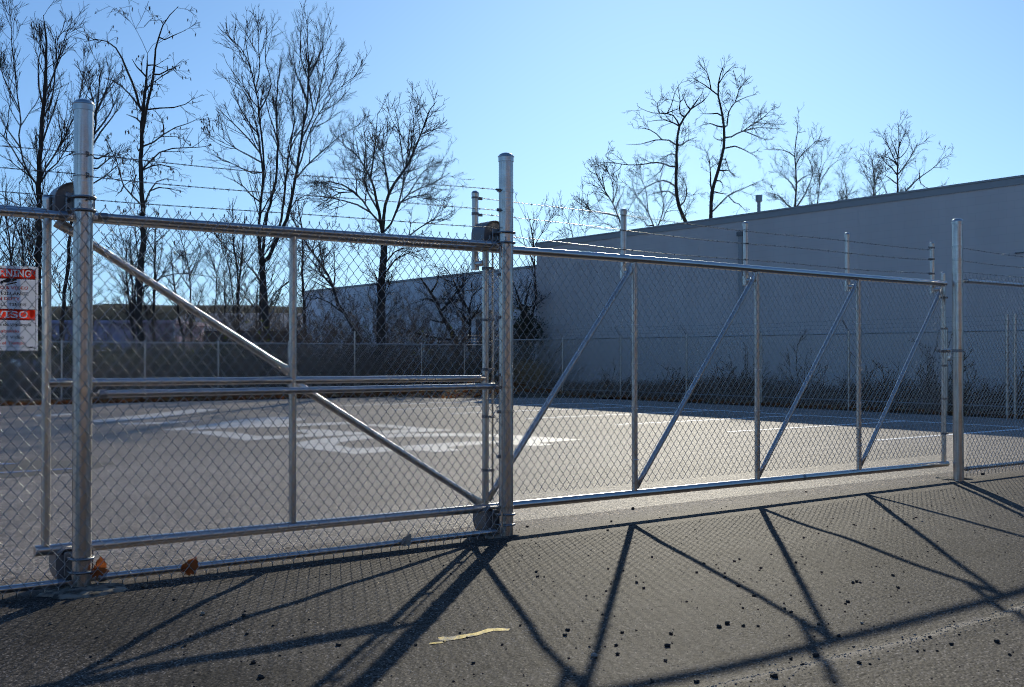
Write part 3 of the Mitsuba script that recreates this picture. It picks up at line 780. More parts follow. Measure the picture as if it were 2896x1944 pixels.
def on_sign(a0, a1, z0, z1, lift, n=10):
    A, Z = np.meshgrid(np.linspace(a0, a1, n), np.linspace(z0, z1, n), indexing='ij')
    v = bow(np.stack([A, A * 0 + SB - lift, Z], -1).reshape(-1, 3))
    i = np.arange(n - 1)[:, None] * n + np.arange(n - 1)[None]
    f = np.concatenate([np.stack([i, i + n, i + n + 1], -1).reshape(-1, 3), np.stack([i, i + n + 1, i + 1], -1).reshape(-1, 3)])
    return v, f


def zz(y):
    return SZ1 - (y - 262) * 0.0004246


fv, ff = on_sign(SA0, SA1, SZ0, SZ1, 0.0)
bv, bf = on_sign(SA0, SA1, SZ0, SZ1, -0.003)
obj('plate', (fv, ff), 'mat_sign_sheet', sign)
m_ = 0.0128
bars = [on_sign(SA0 + m_, SA1 - m_, zz(300), zz(296), 0.0006), on_sign(SA0 + m_, SA1 - m_, zz(1268), zz(1262), 0.0006), on_sign(SA0 + m_, SA0 + m_ + 0.002, zz(1268), zz(296), 0.0006), on_sign(SA1 - m_ - 0.002, SA1 - m_, zz(1268), zz(296), 0.0006),
        on_sign(SA0 + m_, SA1 - m_, zz(424), zz(416), 0.0009), on_sign(SA0 + m_, SA1 - m_, zz(801), zz(795), 0.0009), on_sign(SA0 + m_, SA1 - m_, zz(932), zz(925), 0.0009)]
obj('border', cat(bars), 'mat_sign_black', sign)
def outline(text, y0, y1, width, bold=True):
    """The lettering's flat outline in the sign's own coordinates (a, z)."""
    g = meshkit.text_mesh(text, (y1 - y0) * 0.0004246, 0.0006, bold)
    v = np.array(g.vertices)
    x0, x1 = v[:, 0].min(), v[:, 0].max()
    v[:, 0] = (SA0 + SA1) / 2 + ((v[:, 0] - x0) / (x1 - x0) - 0.5) * width
    v[:, 1] += zz(y1)
    up = g.faces[g.face_normals[:, 2] > 0.9]
    return union_all([Polygon(v[t][:, :2]).buffer(0.00002) for t in up])


for (y0, y1), args in (((418, 300), ('WARNING', 310, 393, 0.236)), ((927, 800), ('AVISO', 822, 903, 0.205))):
    word = outline(*args)
    band = sbox(SA0 + m_ + 0.002, zz(y0), SA1 - m_ - 0.002, zz(y1)).segmentize(0.02).difference(word)
    tv, tf = [], 0
    ms = []
    for g in getattr(band, 'geoms', [band]):
        v, f = trimesh.creation.triangulate_polygon(g, engine='earcut')
        ms.append((bow(np.stack([v[:, 0], np.full(len(v), SB - 0.0006), v[:, 1]], -1)), np.asarray(f)))
    obj('red_band', cat(ms), 'mat_sign_red', sign)


def words(text, y0, y1, m, width, bold=True):
    h = (y1 - y0) * 0.0004246
    g = meshkit.text_mesh(text, h, 0.0006, bold)
    v = np.array(g.vertices)
    x0, x1 = v[:, 0].min(), v[:, 0].max()
    c = (SA0 + SA1) / 2
    v[:, 0] = c + ((v[:, 0] - x0) / (x1 - x0) - 0.5) * width
    w = bow(np.stack([v[:, 0], SB - 0.0010 - v[:, 2], zz(y1) + v[:, 1]], -1))
    obj('lettering', (w, np.array(g.faces)), m, sign)


for args in (('AUDIO & VIDEO', 514, 550, 'mat_sign_red', 0.205), ('SURVEILLANCE', 586, 622, 'mat_sign_black', 0.208), ('ON DUTY', 650, 685, 'mat_sign_red', 0.126), ('AT ALL TIMES', 722, 755, 'mat_sign_black', 0.19),
             ('Cámaras de Vigilancia', 972, 1005, 'mat_sign_black', 0.238), ('Grabando', 1052, 1086, 'mat_sign_red', 0.118), ('Audio Y Video', 1128, 1162, 'mat_sign_black', 0.165), ('Todo el Tiempo', 1200, 1234, 'mat_sign_red', 0.180)):
    words(*args)


def zone(pts, m, lift):
    v, f = trimesh.creation.triangulate_polygon(Polygon(pts), engine='earcut')
    w = bow(np.stack([SA0 + v[:, 0] * 0.0004246, np.full(len(v), SB - lift), zz(v[:, 1])], -1))
    return w, f


cx = 490 - 718
ic = lambda q: [(x - cx, y) for x, y in q]
obj('camera_icon', cat([zone(ic([(78, 445), (170, 405), (245, 418), (240, 440), (130, 472), (92, 470)]), 0, 0.0012), zone(ic([(52, 470), (62, 450), (84, 452), (90, 478), (70, 492), (54, 486)]), 0, 0.0012), zone(ic([(120, 490), (230, 455), (245, 462), (240, 470), (110, 508), (104, 500)]), 0, 0.0012)]), 'mat_sign_black', sign)
for a, z in ((-0.285, zz(292)), (-0.275, zz(1272)), (-0.50, zz(292))):
    obj('cable_tie', bent([(a - 0.02, SB - 0.004, z - 0.003), (a, SB - 0.016, z), (a + 0.025, SB - 0.004, z - 0.006)], 0.0022, 6), 'mat_sign_black', sign)


# ------------------------------------------------------------------ fences at the back of the lot
def rear_fence(label, along, fixed, s0, s1, posts, zt, zb, arms_tall=(), wires=True, pair=()):
    t = thing('rear_fence', label, 'fence', 'chain-link fences round the back of the lot')
    at = (lambda s, z, o=0.0: (s, fixed + o, z)) if along == 0 else (lambda s, z, o=0.0: (fixed + o, s, z))
    obj('top_rail', pipe(at(s0, zt), at(s1, zt), 0.021, 8, 12), 'mat_rail', t, smooth=40)
    obj('bottom_rail', pipe(at(s0, zb), at(s1, zb), 0.014, 6, 12), 'mat_rail', t, smooth=40)
    obj('chain_link_fabric', fabric(s0, s1, fixed - 0.05, 0.03, zt + 0.02, r=0.0036, sides=3, knuckle=False, pins=False, along=along, simple=True), 'mat_rear_wire', t, kind='stuff')
    for s in posts:
        top = zt + (0.42 if s in arms_tall else 0.06)
        p = obj('post', pipe(at(s, -0.05), at(s, top), 0.030, 12), 'mat_galv', t, smooth=40)
        if s not in arms_tall and wires:
            obj('arm', pipe(at(s, zt + 0.05), at(s + 0.06, zt + 0.34, -0.18), 0.016, 8), 'mat_rail', p, smooth=40)
    for s in pair:
        obj('post', pipe(at(s, -0.05), at(s, zt + 0.34), 0.040, 14), 'mat_galv', t, smooth=40)
    if wires:
        for i in range(3):
            z, o = zt + 0.13 + 0.1 * i, -0.07 - 0.055 * i
            obj('barbed_wire', barbed(at(s0, z, o), at(s1, z, o), 0.03, r=0.0016, every=0.25, seed=60 + i, pitch=0.3), 'mat_barbed', t)
    return t


rear_fence('low chain-link fence along the left back of the lot, brush behind it', 0, 24.6, 1.0, 20.1, [1.2, 3.5, 5.78, 8.02, 10.17, 12.4, 14.68, 17.18, 18.9], 1.64, 0.10, (14.68,))
rear_fence('chain-link fence at the foot of the grey wall', 1, 20.1, 1.0, 24.6, [24.55, 20.72, 17.95, 15.21, 12.52, 9.83, 7.27, 4.0, 1.4], 1.80, 0.20, (24.55,), pair=(5.89, 5.72))

# ------------------------------------------------------------------ buildings
b1 = thing('grey_building', 'long windowless grey block wall building on the right', 'building')
WA, WB0, WB1, WH = 23.9, -9.0, 27.03, 5.62
obj('wall', bx(WA, WA + 24, WB0, WB1, -0.05, WH), 'mat_block', b1)
obj('coping', cat([bx(WA - 0.05, WA + 24.05, WB0 - 0.05, WB1 + 0.05, WH + 0.002, WH + 0.05), bx(WA - 0.03, WA - 0.002, WB0 - 0.02, WB1 + 0.03, WH - 0.17, WH - 0.001)]), 'mat_coping', b1)
v = obj('vent_pipe', cat([pipe((WA + 1.1, 16.82, WH + 0.03), (WA + 1.1, 16.82, WH + 0.62), 0.055, 20), bx(WA + 0.9, WA + 1.3, 16.62, 17.02, WH + 0.052, WH + 0.08)]), 'mat_fitting', b1, smooth=40)
obj('cap', cat([pipe((WA + 1.1, 16.82, WH + 0.56), (WA + 1.1, 16.82, WH + 0.77), 0.105, 20)]), 'mat_fitting', v, smooth=40)
v = obj('downspout', bx(WA - 0.10, WA - 0.002, 16.47, 16.62, 3.0, 4.98), 'mat_coping', b1)
obj('head', bx(WA - 0.13, WA - 0.003, 16.43, 16.66, 4.982, 5.12), 'mat_iron', v)
for i, b in enumerate(np.arange(-6, 26, 6.1)):
    obj('joint_cover', bx(WA - 0.006, WA + 0.004, b, b + 0.03, 0, WH - 0.17), 'mat_block', b1)
obj('wall_pipe', cat([pipe((WA - 0.05, 7.2, 3.78), (WA - 0.05, 7.75, 3.78), 0.012, 8), pipe((WA - 0.05, 7.75, 3.78), (WA + 0.01, 7.75, 3.78), 0.02, 8)]), 'mat_iron', b1)

b2 = thing('pale_building', 'pale building seen between bare trees, with a dark door under a canopy', 'building')
PA, PB0, PB1, PH = 26.4, 27.3, 53.4, 5.05
obj('wall', bx(PA, PA + 18, PB0, PB1, -0.05, PH), 'mat_pale', b2)
obj('coping', bx(PA - 0.05, PA + 18.05, PB0, PB1 + 0.05, PH + 0.002, PH + 0.10), 'mat_coping', b2)
d = obj('door', bx(PA - 0.03, PA + 0.02, 33.95, 34.85, 0.75, 2.95), 'mat_door', b2)
obj('frame', cat([bx(PA - 0.05, PA - 0.001, 33.83, 33.945, 0.75, 3.05), bx(PA - 0.05, PA - 0.001, 34.855, 34.97, 0.75, 3.05), bx(PA - 0.05, PA - 0.001, 33.945, 34.855, 2.955, 3.05)]), 'mat_pale', d)
obj('canopy', cat([bx(PA - 0.7, PA - 0.001, 33.5, 35.4, 3.25, 3.33)]), 'mat_canopy', b2)
obj('canopy', cat([bx(PA - 0.5, PA - 0.001, 30.7, 31.5, 3.28, 3.36)]), 'mat_canopy', b2)
obj('drain_pipe', pipe((PA - 0.06, 35.9, 0.2), (PA - 0.06, 35.9, PH - 0.1), 0.05, 10), 'mat_door', b2, smooth=40)
obj('window', bx(PA - 0.02, PA + 0.02, 30.75, 31.4, 2.0, 3.1), 'mat_door', b2)


def W(x0, x1, y0, y1, z0, z1):
    return bx(x0, x1, y0, y1, z0, z1)


b3 = thing('low_shed', 'long low pinkish white shed beyond the left fence', 'building')
obj('wall', W(-29, -18.95, 60, 66, -0.05, 3.05), 'mat_shed', b3, frame='world')
obj('roof', W(-29.2, -18.7, 59.75, 66.2, 3.052, 3.25), 'mat_shed', b3, frame='world')
obj('corner_trim', W(-18.94, -18.86, 59.94, 60.02, 0, 3.05), 'mat_sign_white', b3, frame='world')
b4 = thing('dark_warehouse', 'dark navy warehouse with a low pitched roof beyond the brush', 'building')
obj('wall', W(-25, -14.2, 76, 92, -0.05, 3.1), 'mat_navy', b4, frame='world')
obj('roof', (np.array([(-25.4, 75.6, 3.0), (-13.9, 75.6, 3.0), (-13.9, 84, 4.6), (-25.4, 84, 4.6), (-25.4, 92.4, 3.0), (-13.9, 92.4, 3.0)]), np.array([(0, 1, 2, 3), (3, 2, 5, 4)])), 'mat_navy_roof', b4, frame='world')
obj('door', W(-23.6, -21.0, 75.94, 75.99, 0, 2.0), 'mat_navy_roof', b4, frame='world')
obj('window', W(-19.6, -18.2, 75.95, 75.99, 1.2, 2.0), 'mat_window', b4, frame='world')
obj('window', W(-16.8, -15.4, 75.95, 75.99, 1.2, 2.0), 'mat_window', b4, frame='world')


# across the road, behind the camera: a plain sunlit building that the posts mirror
b5 = thing('street_building', 'tan brick building across the road, behind the viewer', 'building')
obj('wall', bx(-26, 22, -34, -24, -0.05, 6.4), 'mat_brick', b5)
obj('roof', bx(-26.3, 22.3, -34.3, -23.7, 6.402, 6.7), 'mat_roof', b5)
for a in np.arange(-23, 20, 4.2):
    w = obj('window', bx(a, a + 1.5, -24.02, -23.97, 1.1, 2.9), 'mat_window', b5)
    obj('frame', cat([bx(a - 0.1, a, -24.02, -23.94, 1.0, 3.0), bx(a + 1.5, a + 1.6, -24.02, -23.94, 1.0, 3.0), bx(a, a + 1.5, -24.02, -23.94, 2.9, 3.0)]), 'mat_sign_white', w)


# ------------------------------------------------------------------ blue cars in the brush
def car(label, x, y, ang):
    t = thing('parked_car', label, 'car', 'blue cars behind the brush')
    R = np.array([[math.cos(ang), -math.sin(ang), 0], [math.sin(ang), math.cos(ang), 0], [0, 0, 1]])

    def put(name, mesh, m, parent=t, **k):
        v, f = cat([mesh])
        return obj(name, (v @ R.T + np.array([x, y, 0]), f), m, parent, frame='world', **k)
    secs = [(-2.15, 0.40, 0.72, 0.66, 0.0), (-2.05, 0.28, 0.86, 0.80, 0.0), (-1.3, 0.25, 0.98, 0.86, 0.0), (0, 0.24, 0.97, 0.87, 0), (1.1, 0.25, 0.95, 0.86, 0), (1.9, 0.28, 0.84, 0.80, 0), (2.15, 0.40, 0.68, 0.64, 0)]
    vs, S = [], 16
    for (cx_, zl, zh, hw, _) in secs:
        an = np.arange(S) / S * 2 * np.pi
        sq = lambda c: np.sign(c) * np.abs(c) ** 0.45
        vs.append(np.stack([np.full(S, cx_), hw * sq(np.cos(an)), (zl + zh) / 2 + (zh - zl) / 2 * sq(np.sin(an))], -1))
    n = len(secs)
    f = [(j * S + k, j * S + (k + 1) % S, (j + 1) * S + (k + 1) % S, (j + 1) * S + k) for j in range(n - 1) for k in range(S)]
    v = np.vstack(vs + [[[-2.15, 0, 0.55]], [[2.15, 0, 0.55]]])
    fr = np.array(f)
    tri = np.vstack([fr[:, [0, 1, 2]], fr[:, [0, 2, 3]], [(k, n * S, (k + 1) % S) for k in range(S)], [((n - 1) * S + k, (n - 1) * S + (k + 1) % S, n * S + 1) for k in range(S)]])
    put('body', (v, tri), 'mat_car', smooth=60)
    put('cabin', m3.Manifold.batch_hull([m3.Manifold.sphere(0.06, 10).translate([a, b, c]) for a, c in ((-1.45, 0.92), (1.0, 0.92), (-0.9, 1.36), (0.35, 1.36)) for b in ((-0.74, 0.74) if c < 1 else (-0.56, 0.56))]), 'mat_window', smooth=60)
    put('roof', rbox(-0.95, 0.40, -0.60, 0.60, 1.38, 1.45, 0.03), 'mat_car', smooth=60)
    for wx in (-1.35, 1.35):
        for wy in (-0.82, 0.82):
            w = trimesh.creation.cylinder(0.31, 0.2, sections=24)
            w.apply_transform(trimesh.geometry.align_vectors([0, 0, 1], [0, 1, 0]))
            w.apply_translation((wx, wy, 0.31))
            put('wheel', w, 'mat_tyre', smooth=40)


car('blue car half hidden by brush at the far left, under the warning sign', -16.9, 34.4, 0.25)
car('blue car half hidden by brush, seen just left of the left post', -13.35, 34.0, 0.15)


# ------------------------------------------------------------------ bare trees
def resample(p, K):
    p = np.asarray(p, float)
    d = np.r_[0, np.cumsum(np.linalg.norm(np.diff(p, axis=0), axis=1))]
    s = np.linspace(0, d[-1], K)
    q = np.stack([np.interp(s, d, p[:, k]) for k in range(3)], -1)
    for _ in range(1):
        q[1:-1] = q[1:-1] * 0.6 + (q[:-2] + q[2:]) * 0.2
    return q


def grow(pts, rad, count, ang, lo, hi, up, rg, K=5, tmin=0.2, wig=0.07, r0=0.012, r1=0.006):
    """Children of the branches pts (n,K,3): count per metre of parent, lo to hi metres long."""
    n, Kp = pts.shape[:2]
    L = np.linalg.norm(np.diff(pts, axis=1), axis=2).sum(1)
    num = np.maximum(1, rg.poisson(count * L * (1 - tmin)))
    idx = np.repeat(np.arange(n), num)
    m = len(idx)
    t = tmin + (1 - tmin) * rg.random(m) ** 0.9
    x = t * (Kp - 1)
    k = np.minimum(x.astype(int), Kp - 2)
    fr = (x - k)[:, None]
    a, b = pts[idx, k], pts[idx, k + 1]
    base = a + (b - a) * fr
    tan = b - a
    tan /= np.linalg.norm(tan, axis=1, keepdims=True) + 1e-9
    rnd = rg.normal(size=(m, 3))
    side = rnd - tan * (rnd * tan).sum(1, keepdims=True)
    side /= np.linalg.norm(side, axis=1, keepdims=True) + 1e-9
    th = np.radians(ang) * (0.65 + 0.7 * rg.random(m))[:, None]
    d = tan * np.cos(th) + side * np.sin(th)
    ln = ((lo + (hi - lo) * rg.random(m) ** 1.3) * (1.1 - 0.6 * t) * np.clip(0.45 + L[idx] / (3 * hi), 0.4, 1.0))[:, None]
    out = np.empty((m, K, 3))
    out[:, 0] = base
    cur = base.copy()
    for j in range(1, K):
        d = d + np.array([0, 0, up]) / K + rg.normal(size=(m, 3)) * wig
        d /= np.linalg.norm(d, axis=1, keepdims=True)
        cur = cur + d * ln / (K - 1)
        out[:, j] = cur
    pr = rad[idx, k] * (1 - fr[:, 0]) + rad[idx, k + 1] * fr[:, 0]
    q = np.minimum(pr * 0.75, r0 * np.sqrt(ln[:, 0] / hi))
    return out, np.maximum(q[:, None] * np.linspace(1, 0.4, K)[None], r1)


def bare_tree(name, label, data, spread=0.5, cfg=None, seed=1, group='bare trees behind the lot', pods=0, fine=0.006, leaves=0):
    rg = np.random.default_rng(seed)
    bx_, by_, polys = data
    t = thing(name, label, 'tree', group)
    done = []
    forked = max(q[2::2][-1] for q in polys) > 1.6 * polys[0][2::2][-1]
    for i, q in enumerate(polys):
        r0, c = q[0], np.array(q[1:]).reshape(-1, 2)
        if i == 0 and c[0, 1] > -0.05:
            c = np.vstack([[c[0, 0], -0.1], c])
        x, z = c[:, 0], c[:, 1]
        near, y0 = 9, 0.0
        if done:
            allp = np.vstack([p for p, _ in done])
            dist = np.hypot(allp[:, 0] - x[0], allp[:, 2] - z[0])
            j = dist.argmin()
            near, y0 = dist[j], allp[j, 1]
            if near > 0.35 and z[0] < 4:
                y0 = rg.uniform(-0.5, 0.5)
                if z[0] > -0.05:
                    x, z = np.r_[x[0], x], np.r_[-0.1, z]
        if done and near > 0.35 and z[0] >= 4:
            x, z = np.r_[allp[j, 0], x], np.r_[allp[j, 2], z]
            near = 0.0
        s = np.r_[0, np.cumsum(np.hypot(np.diff(x), np.diff(z)))]
        sl = 0 if i == 0 else rg.uniform(-1, 1) * spread
        y = y0 + sl * s * (1 - 0.25 * s / max(s[-1], 0.1)) + (0.10 * np.sin(s * 1.3 + i) * (s > 0))
        p = np.stack([x, y, z], -1)
        K = int(np.clip(s[-1] / 0.35, 5, 30))
        p = resample(p, K)
        if near < 0.35 and done:
            p[0] = allp[j]
            r0 = min(r0, np.concatenate([r for _, r in done])[j] * 0.85)
        u = np.linspace(0, 1, K)
        r = r0 * (1 - 0.35 * u) if (i == 0 and forked) else r0 * (1 - u) ** (0.55 if i == 0 else 0.85) * 0.88 + min(0.009, r0 * 0.3)
        wv = (meshkit.noise(p * 2.2 + i * 3.1, 5)[:, None] - 0.5) * np.array([1, 1, 0.2]) * min(0.06, 0.015 * s[-1])
        wv[0] = 0
        p = p + wv
        done.append((p, r))
    shift = np.array([bx_, by_, 0.0])
    for i, (p, r) in enumerate(done):
        if i == 0:
            r = r.copy()
            r[0] *= 1.35
            if len(r) > 2:
                r[1] *= 1.08
        obj('trunk' if i == 0 else 'limb', tubes(p + shift, r, 10 if i == 0 else 7), 'mat_bark', t, smooth=True, frame='world')
    # finer growth
    pts = np.stack([resample(p, 10) for p, _ in done])
    rad = np.stack([np.interp(np.linspace(0, 1, 10), np.linspace(0, 1, len(r)), r) for _, r in done])
    # lower part of the trunk carries nothing
    p0 = pts[0].copy()
    keep = pts
    lev = []
    cur, crad = keep, rad
    for l, (cnt, ang, lo, hi, up) in enumerate(cfg):
        cur, crad = grow(cur, crad, cnt, ang, lo, hi, up, rg, 7 if l == 0 else 5 if l == 1 else 3, 0.25 if l == 0 else 0.12, 0.09 if l == 0 else 0.07, (0.022, 0.013, 0.008)[l], fine * (1.15, 1.0, 0.85)[l])
        if l == 0:
            ok = cur[:, 0, 2] > 2.2
            cur, crad = cur[ok], crad[ok]
        lev.append((cur, crad))
    obj('twigs', cat([tubes(p + shift, r, 4 if l == 0 else 3) for l, (p, r) in enumerate(lev)]), 'mat_twig', t, smooth=True, frame='world', kind='stuff')
    if pods:
        tips = lev[-1][0][rg.choice(len(lev[-1][0]), pods), -1]
        ms = []
        base = tips + shift
        dn = np.stack([rg.normal(0, 0.02, pods), rg.normal(0, 0.02, pods), -rg.uniform(0.06, 0.16, pods)], -1)
        path = np.stack([base, base + dn * 0.5 + rg.normal(0, 0.008, (pods, 3)), base + dn], 1)
        obj('pods', tubes(path, np.array([[0.006, 0.018, 0.006]]), 4), 'mat_shrub', t, frame='world', kind='stuff')
    if leaves:
        c = lev[-1][0][rg.choice(len(lev[-1][0]), leaves), rg.integers(0, 3, leaves)] + shift
        obj('leaves', leaf_cards(c, 0.05, rg), 'mat_ivy', t, frame='world', kind='stuff')
    return t


def leaf_cards(c, size, rg):
    n = len(c)
    u = rg.normal(size=(n, 3))
    u /= np.linalg.norm(u, axis=1, keepdims=True)
    w = np.cross(u, rg.normal(size=(n, 3)))
    w /= np.linalg.norm(w, axis=1, keepdims=True)
    s = (size * (0.6 + 0.8 * rg.random(n)))[:, None]
    v = np.stack([c - u * s, c + w * s * 0.45 + np.cross(u, w) * s * 0.15, c + u * s, c - w * s * 0.45 + np.cross(u, w) * s * 0.15], 1).reshape(-1, 3)
    i = np.arange(n)[:, None] * 4
    return v, np.vstack([i + [0, 1, 2], i + [0, 2, 3]])


